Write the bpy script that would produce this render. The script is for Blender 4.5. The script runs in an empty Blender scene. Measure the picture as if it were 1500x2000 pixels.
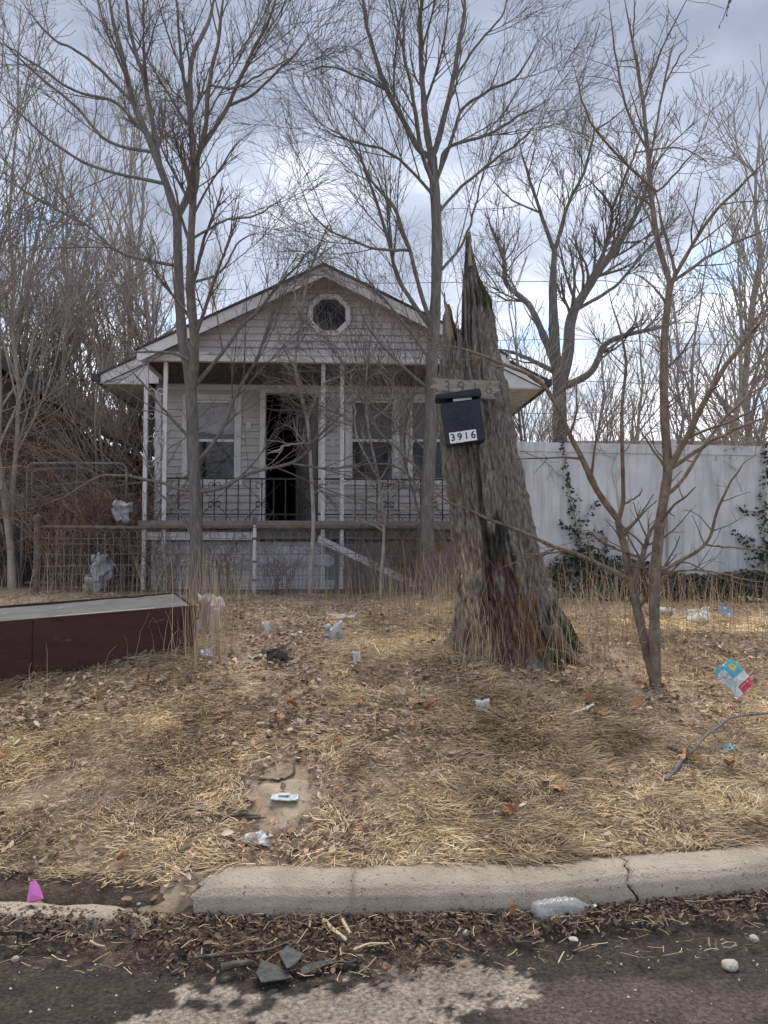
import bpy, bmesh, math, random
import numpy as np
from mathutils import Vector, Matrix

random.seed(7)
rng = np.random.default_rng(7)
SC = bpy.context.scene
COL = SC.collection

# ------------------------------------------------------------------ camera, sky, sun, exposure
F = 1502.0                                  # focal length in photo pixels (1500 x 2000)
CAM = np.array([0.0, 0.0, 1.40])
PITCH = math.atan(70 / F)
cam = bpy.data.cameras.new('camera')
cam.sensor_fit = 'VERTICAL'; cam.sensor_height = 24.0; cam.sensor_width = 18.0
cam.lens = 24.0 * F / 2000.0
cam.clip_start = 0.05; cam.clip_end = 2000
camo = bpy.data.objects.new('camera', cam); COL.objects.link(camo)
camo.location = CAM; camo.rotation_euler = (math.pi / 2 + PITCH, 0, 0)
SC.camera = camo

SUN_EL, SUN_AZ = 58.0, 8.0                  # azimuth clockwise from +Y: high, behind the house
def make_world():
    w = bpy.data.worlds.new('World'); SC.world = w; w.use_nodes = True
    nt = w.node_tree; nt.nodes.clear(); N = nt.nodes.new; Lk = nt.links.new
    out = N('ShaderNodeOutputWorld'); bg = N('ShaderNodeBackground')
    sky = N('ShaderNodeTexSky'); sky.sky_type = 'NISHITA'; sky.sun_disc = False
    sky.sun_elevation = math.radians(SUN_EL); sky.sun_rotation = math.radians(SUN_AZ)
    sky.air_density = 1.0; sky.dust_density = 1.0
    tc = N('ShaderNodeTexCoord'); sep = N('ShaderNodeSeparateXYZ'); Lk(tc.outputs['Generated'], sep.inputs[0])
    # project the direction on a cloud layer
    ab = N('ShaderNodeMath'); ab.operation = 'ABSOLUTE'; Lk(sep.outputs[2], ab.inputs[0])
    ad = N('ShaderNodeMath'); ad.operation = 'ADD'; Lk(ab.outputs[0], ad.inputs[0]); ad.inputs[1].default_value = 0.16
    dx = N('ShaderNodeMath'); dx.operation = 'DIVIDE'; Lk(sep.outputs[0], dx.inputs[0]); Lk(ad.outputs[0], dx.inputs[1])
    dy = N('ShaderNodeMath'); dy.operation = 'DIVIDE'; Lk(sep.outputs[1], dy.inputs[0]); Lk(ad.outputs[0], dy.inputs[1])
    cmb = N('ShaderNodeCombineXYZ'); Lk(dx.outputs[0], cmb.inputs[0]); Lk(dy.outputs[0], cmb.inputs[1]); cmb.inputs[2].default_value = 15.7
    n1 = N('ShaderNodeTexNoise'); n1.inputs['Scale'].default_value = 1.6; n1.inputs['Detail'].default_value = 7
    n1.inputs['Roughness'].default_value = 0.52; n1.inputs['Distortion'].default_value = 0.35; Lk(cmb.outputs[0], n1.inputs['Vector'])
    # cloud brightness: thick grey bellies to bright thin edges, brighter towards the horizon
    elr = N('ShaderNodeMapRange'); elr.interpolation_type = 'SMOOTHSTEP'
    elr.inputs['From Min'].default_value = 0.10; elr.inputs['From Max'].default_value = 0.44
    elr.inputs['To Min'].default_value = 0.17; elr.inputs['To Max'].default_value = -0.10; Lk(sep.outputs[2], elr.inputs['Value'])
    sm = N('ShaderNodeMath'); sm.operation = 'ADD'; Lk(n1.outputs['Fac'], sm.inputs[0]); Lk(elr.outputs[0], sm.inputs[1])
    cr = N('ShaderNodeValToRGB'); Lk(sm.outputs[0], cr.inputs[0])
    e = cr.color_ramp.elements; e[0].position = 0.30; e[0].color = (0.098, 0.113, 0.148, 1); e[1].position = 0.72; e[1].color = (0.39, 0.40, 0.43, 1)
    m = e.new(0.47); m.color = (0.168, 0.188, 0.232, 1)
    # gaps of blue
    n2 = N('ShaderNodeTexNoise'); n2.inputs['Scale'].default_value = 1.5; n2.inputs['Detail'].default_value = 5
    n2.inputs['Roughness'].default_value = 0.5
    mp = N('ShaderNodeMapping'); mp.inputs['Location'].default_value = (12.2, 6.1, 7.7); Lk(cmb.outputs[0], mp.inputs[0]); Lk(mp.outputs[0], n2.inputs['Vector'])
    gr = N('ShaderNodeMapRange'); gr.interpolation_type = 'SMOOTHSTEP'
    gr.inputs['From Min'].default_value = 0.55; gr.inputs['From Max'].default_value = 0.64; Lk(n2.outputs['Fac'], gr.inputs['Value'])
    sk = N('ShaderNodeMix'); sk.data_type = 'RGBA'; sk.blend_type = 'MULTIPLY'; sk.inputs[0].default_value = 1.0
    Lk(sky.outputs[0], sk.inputs[6]); sk.inputs[7].default_value = (0.05, 0.05, 0.05, 1)
    mx = N('ShaderNodeMix'); mx.data_type = 'RGBA'; Lk(gr.outputs[0], mx.inputs[0]); Lk(cr.outputs[0], mx.inputs[6]); Lk(sk.outputs[2], mx.inputs[7])
    Lk(mx.outputs[2], bg.inputs['Color']); bg.inputs['Strength'].default_value = 1.18
    Lk(bg.outputs[0], out.inputs[0])
make_world()
sun = bpy.data.lights.new('sun', 'SUN'); sun.energy = 1.45; sun.angle = math.radians(38); sun.color = (1.0, 0.91, 0.79)
suno = bpy.data.objects.new('sun', sun); COL.objects.link(suno); suno.location = (0, 0, 30)
suno.rotation_euler = (math.radians(90 - SUN_EL), 0, math.radians(180 - SUN_AZ))
SC.render.engine = 'CYCLES'
SC.view_settings.view_transform = 'Standard'; SC.view_settings.look = 'None'
SC.view_settings.gamma = 1.0; SC.view_settings.use_curve_mapping = False
SC.view_settings.exposure = 1.78
SC.cycles.max_bounces = 5; SC.cycles.diffuse_bounces = 2; SC.cycles.glossy_bounces = 2; SC.world.cycles.sampling_method = 'MANUAL'; SC.world.cycles.sample_map_resolution = 512; SC.cycles.transparent_max_bounces = 12

# ------------------------------------------------------------------ helpers: noise, rays, meshes, materials
def _h(ix, iy, iz, seed):
    n = (ix.astype(np.int64) * 374761393 + iy.astype(np.int64) * 668265263 + iz.astype(np.int64) * 1274126177 + seed * 69069) & 0xffffffff
    n = ((n ^ (n >> 13)) * 1274126177) & 0xffffffff
    n = n ^ (n >> 16)
    return (n & 0xffff) / 65535.0
def vnoise(x, y, z=None, seed=0):
    x = np.asarray(x, float); y = np.asarray(y, float)
    z = np.zeros_like(x) if z is None else np.asarray(z, float)
    x, y, z = np.broadcast_arrays(x, y, z)
    ix, iy, iz = np.floor(x), np.floor(y), np.floor(z)
    fx, fy, fz = x - ix, y - iy, z - iz
    fx, fy, fz = [f * f * (3 - 2 * f) for f in (fx, fy, fz)]
    r = 0
    for a in (0, 1):
        for b in (0, 1):
            for c in (0, 1):
                wgt = (fx if a else 1 - fx) * (fy if b else 1 - fy) * (fz if c else 1 - fz)
                r = r + wgt * _h(ix + a, iy + b, iz + c, seed)
    return r
def fbm(x, y, z=None, seed=0, o=4):
    r = 0; a = 0.5; s = 1.0
    for i in range(o):
        r = r + a * vnoise(np.asarray(x) * s, np.asarray(y) * s, None if z is None else np.asarray(z) * s, seed + i)
        a *= 0.5; s *= 2.03
    return r / (1 - 0.5 ** o)

RT = np.array([1.0, 0, 0]); FW = np.array([0, math.cos(PITCH), math.sin(PITCH)]); UP = np.array([0, -math.sin(PITCH), math.cos(PITCH)])
def ray(px, py): return RT * ((px - 750) / F) + UP * ((1000 - py) / F) + FW
def at(px, py, Y):
    d = ray(px, py); return CAM + d * (Y / d[1])

KP = np.polyfit([-.68, .29, 1.0, 1.57], [2.90, 2.93, 3.0, 3.12], 2)
def kerb_y(x):
    xc = np.clip(x, -1.6, 2.2)
    der = 2 * KP[0] * xc + KP[1]
    return np.polyval(KP, xc) + der * (np.asarray(x, float) - xc)
KERB_L = at(386, 1740, 2.98)[0]
S_T = [-0.6, 0.0, .2, 0.6, 1.2, 2.35, 4, 7, 12, 400]
Z_R = [-.30, -.12, .132, .245, .41, .69, .765, .80, .82, .82]
Z_L = [-.30, -.03, .085, .22, .40, .69, .765, .80, .82, .82]
def ground(x, y):
    x = np.asarray(x, float); y = np.asarray(y, float)
    s = y - kerb_y(x)
    zr = np.interp(s, S_T, Z_R); zl = np.interp(s, S_T, Z_L)
    k = np.clip((x - KERB_L + .10) / .12, 0, 1)
    z = zl * (1 - k) + zr * k
    amp = np.clip((s - .25) / .8, 0, 1)
    z = z + (1 - k) * np.clip((.35 - s) / .2, 0, 1) * .06 * (fbm(x * 9, y * 9, seed=12) - .5)
    return z + amp * (0.07 * (fbm(x * 1.1, y * 1.1, seed=3) - .5) + .05 * (fbm(x * 4, y * 4, seed=9) - .5))
_T = np.linspace(1.5, 14, 5000)
def G(px, py):
    p = CAM + ray(px, py)[None] * _T[:, None]
    z = np.maximum(ground(p[:, 0], p[:, 1]), 0.0)
    i = int(np.argmax(p[:, 2] <= z))
    return np.array([p[i, 0], p[i, 1], z[i]])

_M = {}
def mat(name, c1, c2=None, scale=6.0, rough=0.8, bump=0.0, bscale=None, stretch=(1, 1, 1), metal=0.0, spec=0.3,
        detail=6.0, lo=0.35, hi=0.65, c3=None, c3lo=.6, c3hi=.7, c3scale=2.0, c3stretch=(1, 1, 1), attr=None, alpha=None, coord='World'):
    if name in _M: return _M[name]
    m = bpy.data.materials.new(name); m.use_nodes = True; _M[name] = m
    nt = m.node_tree; b = nt.nodes['Principled BSDF']; N = nt.nodes.new; Lk = nt.links.new
    b.inputs['Roughness'].default_value = rough; b.inputs['Metallic'].default_value = metal
    b.inputs['Specular IOR Level'].default_value = spec
    col = None
    tc = N('ShaderNodeTexCoord'); ge = N('ShaderNodeNewGeometry')
    def noise(sc, st, det=detail, ro=.6):
        mp = N('ShaderNodeMapping'); mp.inputs['Scale'].default_value = st; Lk(ge.outputs['Position'] if coord == 'World' else tc.outputs[coord], mp.inputs[0])
        n = N('ShaderNodeTexNoise'); n.inputs['Scale'].default_value = sc; n.inputs['Detail'].default_value = det; n.inputs['Roughness'].default_value = ro
        Lk(mp.outputs[0], n.inputs['Vector']); return n
    def mixc(fac, a, bb, mode='MIX'):
        x = N('ShaderNodeMix'); x.data_type = 'RGBA'; x.blend_type = mode
        if isinstance(fac, (int, float)): x.inputs[0].default_value = fac
        else: Lk(fac, x.inputs[0])
        for s, v in ((6, a), (7, bb)):
            if isinstance(v, tuple): x.inputs[s].default_value = (v + (1,))[:4]
            else: Lk(v, x.inputs[s])
        return x.outputs[2]
    def rng_(n, a, bb):
        r = N('ShaderNodeMapRange'); r.inputs['From Min'].default_value = a; r.inputs['From Max'].default_value = bb; Lk(n.outputs['Fac'], r.inputs['Value']); return r.outputs[0]
    if c2 is not None:
        n = noise(scale, stretch); col = mixc(rng_(n, lo, hi), tuple(c1), tuple(c2))
    if c3 is not None:
        n3 = noise(c3scale, c3stretch); col = mixc(rng_(n3, c3lo, c3hi), col if col is not None else tuple(c1), tuple(c3))
    if attr:
        a = N('ShaderNodeAttribute'); a.attribute_name = attr
        col = mixc(1.0, col, a.outputs['Color'], 'MULTIPLY') if col is not None else a.outputs['Color']
    if col is None: b.inputs['Base Color'].default_value = tuple(c1) + (1,)
    else: Lk(col, b.inputs['Base Color'])
    if bump:
        nb = noise(bscale or scale * 2, stretch); bp = N('ShaderNodeBump'); bp.inputs['Strength'].default_value = min(1, bump); bp.inputs['Distance'].default_value = 0.01 * max(1, bump)
        Lk(nb.outputs['Fac'], bp.inputs['Height']); Lk(bp.outputs[0], b.inputs['Normal'])
    if alpha is not None: b.inputs['Alpha'].default_value = alpha
    return m

def mesh_np(name, V, Q, smooth=False, col=None):
    V = np.ascontiguousarray(V, np.float32).reshape(-1, 3); Q = np.ascontiguousarray(Q, np.int32)
    me = bpy.data.meshes.new(name); k = Q.shape[1]
    me.vertices.add(len(V)); me.vertices.foreach_set('co', V.ravel())
    me.loops.add(Q.size); me.loops.foreach_set('vertex_index', Q.ravel())
    me.polygons.add(len(Q)); me.polygons.foreach_set('loop_start', np.arange(0, Q.size, k, dtype=np.int32))
    if smooth: me.polygons.foreach_set('use_smooth', np.ones(len(Q), bool))
    if col is not None:
        a = me.color_attributes.new('tint', 'FLOAT_COLOR', 'POINT')
        c = np.ones((len(V), 4), np.float32); c[:, :3] = col; a.data.foreach_set('color', c.ravel())
    me.update(calc_edges=True)
    return me
def grid_faces(nu, nv, wrap=False):
    i = np.arange(nu if wrap else nu - 1); j = np.arange(nv - 1)
    I, J = np.meshgrid(i, j, indexing='ij'); I2 = (I + 1) % nu
    return np.stack([I * nv + J, I2 * nv + J, I2 * nv + J + 1, I * nv + J + 1], -1).reshape(-1, 4)

def link(name, me, material=None, parent=None, loc=None, rot=None, scale=None):
    if material is not None and len(me.materials) == 0: me.materials.append(material)
    o = bpy.data.objects.new(name, me); COL.objects.link(o)
    if parent is not None: o.parent = parent
    if loc is not None: o.location = loc
    if rot is not None: o.rotation_euler = rot
    if scale is not None: o.scale = scale
    return o
def tag(o, label=None, cat=None, group=None, kind=None):
    if label: o['label'] = label
    if cat: o['category'] = cat
    if group: o['group'] = group
    if kind: o['kind'] = kind
    return o
def thing(name, label, cat, loc=(0, 0, 0), rotz=0, group=None, rot=None):
    o = bpy.data.objects.new(name, None); COL.objects.link(o); o.empty_display_size = .1
    o.location = loc; o.rotation_euler = rot if rot else (0, 0, rotz)
    return tag(o, label, cat, group)
def copy_tree(o, parent=None):
    c = o.copy(); COL.objects.link(c); c.parent = parent
    for ch in list(o.children): copy_tree(ch, c)
    return c

class MB:
    def __init__(s): s.v = []; s.f = []
    def add(s, vs, fs):
        b = len(s.v); s.v += [tuple(map(float, q)) for q in vs]; s.f += [tuple(i + b for i in f) for f in fs]; return s
    def box(s, x0, x1, y0, y1, z0, z1, M=None):
        vs = [Vector((x, y, z)) for x in (x0, x1) for y in (y0, y1) for z in (z0, z1)]
        if M is not None: vs = [M @ q for q in vs]
        return s.add(vs, [(0, 1, 3, 2), (4, 6, 7, 5), (0, 4, 5, 1), (2, 3, 7, 6), (0, 2, 6, 4), (1, 5, 7, 3)])
    def prism(s, poly, y0, y1, M=None):      # polygon in x,z, extruded along y
        n = len(poly); vs = [Vector((p[0], y0, p[1])) for p in poly] + [Vector((p[0], y1, p[1])) for p in poly]
        if M is not None: vs = [M @ q for q in vs]
        return s.add(vs, [tuple(range(n)), tuple(range(2 * n - 1, n - 1, -1))] + [(i, n + i, n + (i + 1) % n, (i + 1) % n) for i in range(n)])
    def tube(s, pts, r, n=6):
        P = np.array(pts, float); R = np.broadcast_to(np.asarray(r, float), (len(P),))
        V, Q = tube_arrays(P[None], R[None], n)
        b = len(s.v); s.v += [tuple(q) for q in V]; s.f += [tuple(int(i) + b for i in q) for q in Q]
        m = len(P); s.f.append(tuple(b + i for i in range(n))); s.f.append(tuple(b + (m - 1) * n + i for i in reversed(range(n))))
        return s
    def mesh(s, name, smooth=False, fix=True):
        me = bpy.data.meshes.new(name); me.from_pydata(s.v, [], s.f)
        if fix:
            bm = bmesh.new(); bm.from_mesh(me); bmesh.ops.recalc_face_normals(bm, faces=bm.faces); bm.to_mesh(me); bm.free()
        if smooth: me.polygons.foreach_set('use_smooth', np.ones(len(me.polygons), bool))
        me.update(); return me
    def build(s, name, m, parent=None, smooth=False, **k): return link(name, s.mesh(name, smooth), m, parent, **k)

def tube_arrays(P, R, sides):
    K, n, _ = P.shape
    T = np.gradient(P, axis=1); T /= np.linalg.norm(T, axis=2, keepdims=True) + 1e-9
    mt = T.mean(1); ref = np.where((np.abs(mt[:, 2]) < .8)[:, None], np.array([0, 0, 1.]), np.array([1., 0, 0]))[:, None, :]
    A = np.cross(T, ref); A /= np.linalg.norm(A, axis=2, keepdims=True) + 1e-9
    B = np.cross(T, A)
    th = np.arange(sides) * 2 * math.pi / sides
    V = P[:, :, None, :] + R[:, :, None, None] * (A[:, :, None, :] * np.cos(th)[None, None, :, None] + B[:, :, None, :] * np.sin(th)[None, None, :, None])
    k = np.arange(K)[:, None, None] * n * sides; j = np.arange(n - 1)[None, :, None] * sides; i = np.arange(sides)[None, None, :]; i2 = (i + 1) % sides
    Q = np.stack(np.broadcast_arrays(k + j + i, k + j + i2, k + j + sides + i2, k + j + sides + i), -1).reshape(-1, 4)
    return V.reshape(-1, 3), Q
def tubes_mesh(name, groups, origin=(0, 0, 0), smooth=True):
    Vs, Qs, b = [], [], 0
    for P, R, s in groups:
        if len(P) == 0: continue
        V, Q = tube_arrays(P, R, s); Vs.append(V); Qs.append(Q + b); b += len(V)
    return mesh_np(name, np.concatenate(Vs) - np.array(origin), np.concatenate(Qs), smooth)
def nrm(a): return a / (np.linalg.norm(a, axis=-1, keepdims=True) + 1e-9)
def catmull(pts, n):
    P = np.array(pts, float)
    if len(P) == 2: return P[0] + (P[1] - P[0]) * np.linspace(0, 1, n)[:, None]
    Q = np.vstack([2 * P[0] - P[1], P, 2 * P[-1] - P[-2]])
    seg = np.linalg.norm(np.diff(P, axis=0), axis=1); cum = np.concatenate([[0], np.cumsum(seg)]) / seg.sum()
    out = []
    for u in np.linspace(0, 1, n):
        i = min(np.searchsorted(cum, u, side='right') - 1, len(P) - 2); t = (u - cum[i]) / (cum[i + 1] - cum[i])
        a, b, c, d = Q[i:i + 4]
        out.append(.5 * (2 * b + (c - a) * t + (2 * a - 5 * b + 4 * c - d) * t * t + (3 * b - a - 3 * c + d) * t ** 3))
    return np.array(out)
def spawn(P, R, count, t=(.2, 1), L=(.5, 1.), ang=(25, 50), up=.3, n=5, rk=.6, rmin=.003, wob=.15, end=.35, rel=False, g=None):
    g = g or rng
    K, m, _ = P.shape
    ln = np.linalg.norm(np.diff(P, axis=1), axis=2).sum(1); k = g.choice(K, count, p=ln / ln.sum())
    tt = g.uniform(t[0], t[1], count); f = np.clip(tt * (m - 1), 0, m - 1.001); i = f.astype(int); fr = (f - i)[:, None]
    pos = P[k, i] * (1 - fr) + P[k, i + 1] * fr; tan = nrm(P[k, i + 1] - P[k, i]); r = R[k, i] * (1 - fr[:, 0]) + R[k, i + 1] * fr[:, 0]
    per = nrm(np.cross(tan, g.normal(size=(count, 3)))); a = np.radians(g.uniform(ang[0], ang[1], count))[:, None]
    d = np.cos(a) * tan + np.sin(a) * per
    Ln = g.uniform(L[0], L[1], count) * (1 - .45 * tt)
    if rel: Ln = Ln * ln[k]
    pts = [pos]
    for j in range(1, n):
        d = nrm(d + np.array([0, 0, up / n]) + wob * g.normal(size=(count, 3))); pts.append(pts[-1] + d * (Ln / (n - 1))[:, None])
    Pn = np.stack(pts, 1)
    Rn = np.maximum(np.minimum(r * rk, .024 * Ln + .0015)[:, None] * np.linspace(1, end, n)[None], rmin)
    return Pn, Rn

# ------------------------------------------------------------------ materials
M_soil = mat('soil', (.25, .188, .132), (.37, .282, .198), scale=9, rough=.95, bump=1, bscale=40, c3=(.125, .085, .06), c3lo=.52, c3hi=.66, c3scale=3)
M_grass = mat('dry_grass', (1, 1, 1), rough=.75, attr='tint', spec=.15)
M_leaf = mat('dead_leaf', (1, 1, 1), rough=.8, attr='tint', spec=.15)
M_conc = mat('kerb_concrete', (.36, .305, .24), (.50, .43, .345), scale=5, rough=.92, bump=1.6, bscale=110, c3=(.17, .135, .105), c3lo=.60, c3hi=.68, c3scale=55)
M_bark = mat('grey_bark', (.11, .10, .092), (.21, .19, .172), scale=30, rough=.95, bump=1, bscale=50, stretch=(1, 1, .25))
M_twig = mat('twig', (.12, .10, .093), (.17, .145, .13), scale=5, rough=.9, spec=.15)
M_bark2 = mat('sapling_bark', (.12, .093, .07), (.26, .20, .15), scale=22, rough=.85, bump=1.5, bscale=60, stretch=(1, 1, .5), c3=(.33, .27, .21), c3lo=.6, c3hi=.68, c3scale=40, c3stretch=(.6, .6, 2))
M_twig2 = mat('sapling_twig', (.13, .10, .08), (.19, .15, .115), scale=5, rough=.85, spec=.15)
M_thick = mat('thicket_bark', (.27, .238, .21), (.40, .36, .32), scale=8, rough=.95, spec=.1)
M_bram = mat('bramble_cane', (.20, .14, .115), (.32, .24, .195), scale=5, rough=.9, spec=.1)
M_side = mat('vinyl_siding', (.56, .525, .53), (.62, .585, .59), scale=1.2, rough=.65, c3=(.36, .34, .34), c3lo=.58, c3hi=.80, c3scale=2.2, detail=3)
M_side2 = mat('porch_siding', (.44, .42, .39), (.50, .475, .45), scale=1.2, rough=.7, c3=(.36, .34, .31), c3lo=.56, c3hi=.80, c3scale=2.5, detail=3)
M_white = mat('weathered_white_paint', (.62, .61, .60), (.72, .71, .70), scale=4, rough=.7, c3=(.36, .33, .29), c3lo=.60, c3hi=.78, c3scale=7)
M_trim = mat('dingy_white_trim', (.56, .55, .535), (.66, .65, .63), scale=5, rough=.75, c3=(.28, .26, .23), c3lo=.58, c3hi=.75, c3scale=6)
M_dark = mat('dark_interior', (.012, .012, .014), rough=.95, spec=.05)
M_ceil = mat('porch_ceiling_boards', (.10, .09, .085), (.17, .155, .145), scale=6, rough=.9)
M_iron = mat('black_iron', (.02, .02, .022), (.05, .04, .035), scale=20, rough=.6, spec=.4)
M_glass = mat('dark_window_glass', (.010, .012, .016), rough=.06, spec=.4)
M_pane = mat('dusty_window_glass', (.06, .062, .066), (.10, .10, .10), scale=6, rough=.25, spec=.5)
M_shing = mat('roof_shingle', (.05, .05, .055), (.10, .095, .09), scale=30, rough=.95)
M_block = mat('painted_block', (.58, .59, .62), (.70, .71, .74), scale=5, rough=.9, bump=.6, bscale=60, c3=(.30, .28, .26), c3lo=.58, c3hi=.74, c3scale=4)
M_mort = mat('mortar', (.30, .30, .31), rough=.95)
M_vinyl = mat('white_vinyl', (.47, .475, .475), (.57, .575, .575), scale=2.5, rough=.55, c3=(.33, .335, .32), c3lo=.46, c3hi=.72, c3scale=4.5, c3stretch=(2.5, 1, .35))
M_rust = mat('rusty_pipe', (.10, .078, .062), (.19, .16, .135), scale=14, rough=.9, c3=(.20, .115, .05), c3lo=.55, c3hi=.65, c3scale=5)
M_wire = mat('galvanized_wire', (.30, .29, .28), (.20, .17, .15), scale=8, rough=.6, metal=.3)
M_gate = mat('galvanized_pipe', (.20, .21, .21), (.30, .31, .31), scale=8, rough=.55, metal=.4)
M_ivy = mat('ivy_leaf', (.022, .030, .018), (.045, .055, .035), scale=20, rough=.6, spec=.3)

# ------------------------------------------------------------------ ground, road, kerb
def make_ground():
    xs = np.concatenate([-np.geomspace(300, 5, 30), np.arange(-4.9, 6.5, .055), np.geomspace(6.6, 300, 30)])
    ss = np.concatenate([np.arange(-.35, 7.5, .05), np.geomspace(7.6, 500, 50)])
    X, S = np.meshgrid(xs, ss, indexing='ij'); Y = kerb_y(np.clip(X, -40, 40)) + S
    Z = ground(X, Y)
    me = mesh_np('ground', np.stack([X, Y, Z], -1), grid_faces(len(xs), len(ss)), True)
    tag(link('ground', me, M_soil), kind='structure')
make_ground()

def make_road():
    xs = np.concatenate([-np.geomspace(300, 3.2, 25), np.arange(-3.1, 3.6, .013), np.geomspace(3.7, 300, 25)])
    ys = np.concatenate([-np.geomspace(14, 1.2, 14), np.arange(-1.1, 1.5, .1), np.arange(1.5, 3.5, .013), np.array([3.7, 4.2])])
    X, Y = np.meshgrid(xs, ys, indexing='ij')
    Y2 = np.where(Y > 3.45, kerb_y(np.clip(X, -60, 60)) + (Y - 3.4), Y)
    Z = .012 * (fbm(X * 3, Y * 3, seed=21) - .5) + .004 * (fbm(X * 18, Y * 18, seed=22) - .5)
    Z = np.where(Y > 3.3, Z - .08, Z)
    # pale worn concrete showing through, dark tar elsewhere
    w = fbm(X * 3.2, Y * 3.2, seed=31) - .5; w2 = fbm(X * 14, Y * 14, seed=33) - .5
    c = at(640, 1985, 1.0); 
    def spot(px, py, rx, ry):
        p = G(px, py); return 1 - np.sqrt(((X - p[0]) / rx) ** 2 + ((Y - p[1]) / ry) ** 2)
    w3 = fbm(X * 7, Y * 9, seed=36) - .5
    pale = np.maximum.reduce([spot(620, 1975, .40, .16), spot(860, 1925, .24, .12), spot(420, 2000, .24, .10)]) + 1.0 * w + 1.5 * w3 + 1.0 * w2 + .9 * (fbm(X * 45, Y * 45, seed=37) - .5)
    far = (np.abs(X) > 3) | (Y < 1.6)
    pale = np.where(far, 1.6 * w + .6 * w2 - .1, pale)
    pl = np.clip(pale * 9 + .4, 0, 1)[..., None]
    ros = np.clip((np.maximum(spot(1150, 1960, .42, .14), spot(1420, 1960, .4, .16)) + .9 * w + .5 * w2) * 3, 0, 1)[..., None]
    base = np.array([.060, .050, .044]) * (1 + .5 * (w2[..., None]) * 2)
    rose = np.array([.115, .095, .082]) * (1 + .8 * w2[..., None])
    pcol = np.array([.36, .305, .25]) * (1 + .9 * w2[..., None] + .6 * w3[..., None])
    C = base * (1 - ros) + rose * ros; C = C * (1 - pl) + pcol * pl
    me = mesh_np('road', np.stack([X, Y2, Z], -1), grid_faces(len(xs), len(ys)), True, np.clip(C, .01, 1).reshape(-1, 3))
    m = mat('worn_asphalt', (.45, .45, .45), (1.5, 1.5, 1.5), scale=60, rough=.9, bump=2, bscale=130, attr='tint', spec=.25)
    tag(link('road', me, m), kind='structure')
make_road()

KPROF = [(-.012, -.06), (0, .02), (.012, .07), (.03, .105), (.055, .128), (.09, .14), (.15, .145), (.205, .143), (.215, .02), (.215, -.06)]
def make_kerb():
    root = bpy.data.objects.new('kerb', None); COL.objects.link(root); tag(root, kind='structure')
    a = KERB_L; c = at(1240, 1740, 3.02)[0]; c0 = at(688, 1760, 2.95)[0]
    cuts = [a, c0, c, 3.2, 6.0, 9.0]
    dens = []
    for p0, p1 in zip(KPROF[:-1], KPROF[1:]):
        for k in range(5): dens.append(tuple(np.array(p0) + (np.array(p1) - np.array(p0)) * k / 5))
    dens.append(KPROF[-1]); D = np.array(dens)
    def jag(i, t):
        amp = {0: .05, 1: .012, 2: .05}.get(i, .01)
        return amp * (vnoise(t * 9 + i * 7, t * 0 + i, seed=40) - .5) + amp * .6 * (vnoise(t * 31, t * 0 + i, seed=41) - .5)
    tt = np.linspace(0, 1, len(D))
    for i in range(len(cuts) - 1):
        gap = {0: .001, 1: .011}.get(i, .004)
        j0 = jag(i, tt) if i < 3 else 0 * tt; j1 = jag(i + 1, tt) if i < 2 else 0 * tt
        n = max(8, int((cuts[i + 1] - cuts[i]) / .03))
        w = np.linspace(0, 1, n)[:, None]
        X = (cuts[i] + j0)[None] * (1 - w) + (cuts[i + 1] + j1 - gap)[None] * w
        S = np.broadcast_to(D[:, 0], X.shape); Z = np.broadcast_to(D[:, 1], X.shape)
        nz = .016 * (fbm(X * 12, S * 12 + 5, Z * 12, seed=45) - .5) + .009 * (fbm(X * 60, S * 60, Z * 60, seed=46) - .5) + .02 * (fbm(X * 2.2, S * 0 + 3, seed=47) - .5)
        if i == 0:                        # broken end crumbles down
            e = np.clip(1 - (X - cuts[0]) / .10, 0, 1); Z = Z - .035 * e ** 2
        V = np.stack([X, kerb_y(X) + S + nz * .6, Z + nz], -1)
        me = mesh_np('kerb_section', V, grid_faces(*X.shape), True)
        bm = bmesh.new(); bm.from_mesh(me); bm.verts.ensure_lookup_table(); m_ = X.shape[1]
        bm.faces.new([bm.verts[k] for k in range(m_)]); bm.faces.new([bm.verts[(n - 1) * m_ + k] for k in reversed(range(m_))])
        bmesh.ops.recalc_face_normals(bm, faces=bm.faces); bm.to_mesh(me); bm.free()
        link('kerb_section', me, M_conc, root)
make_kerb()

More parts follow.
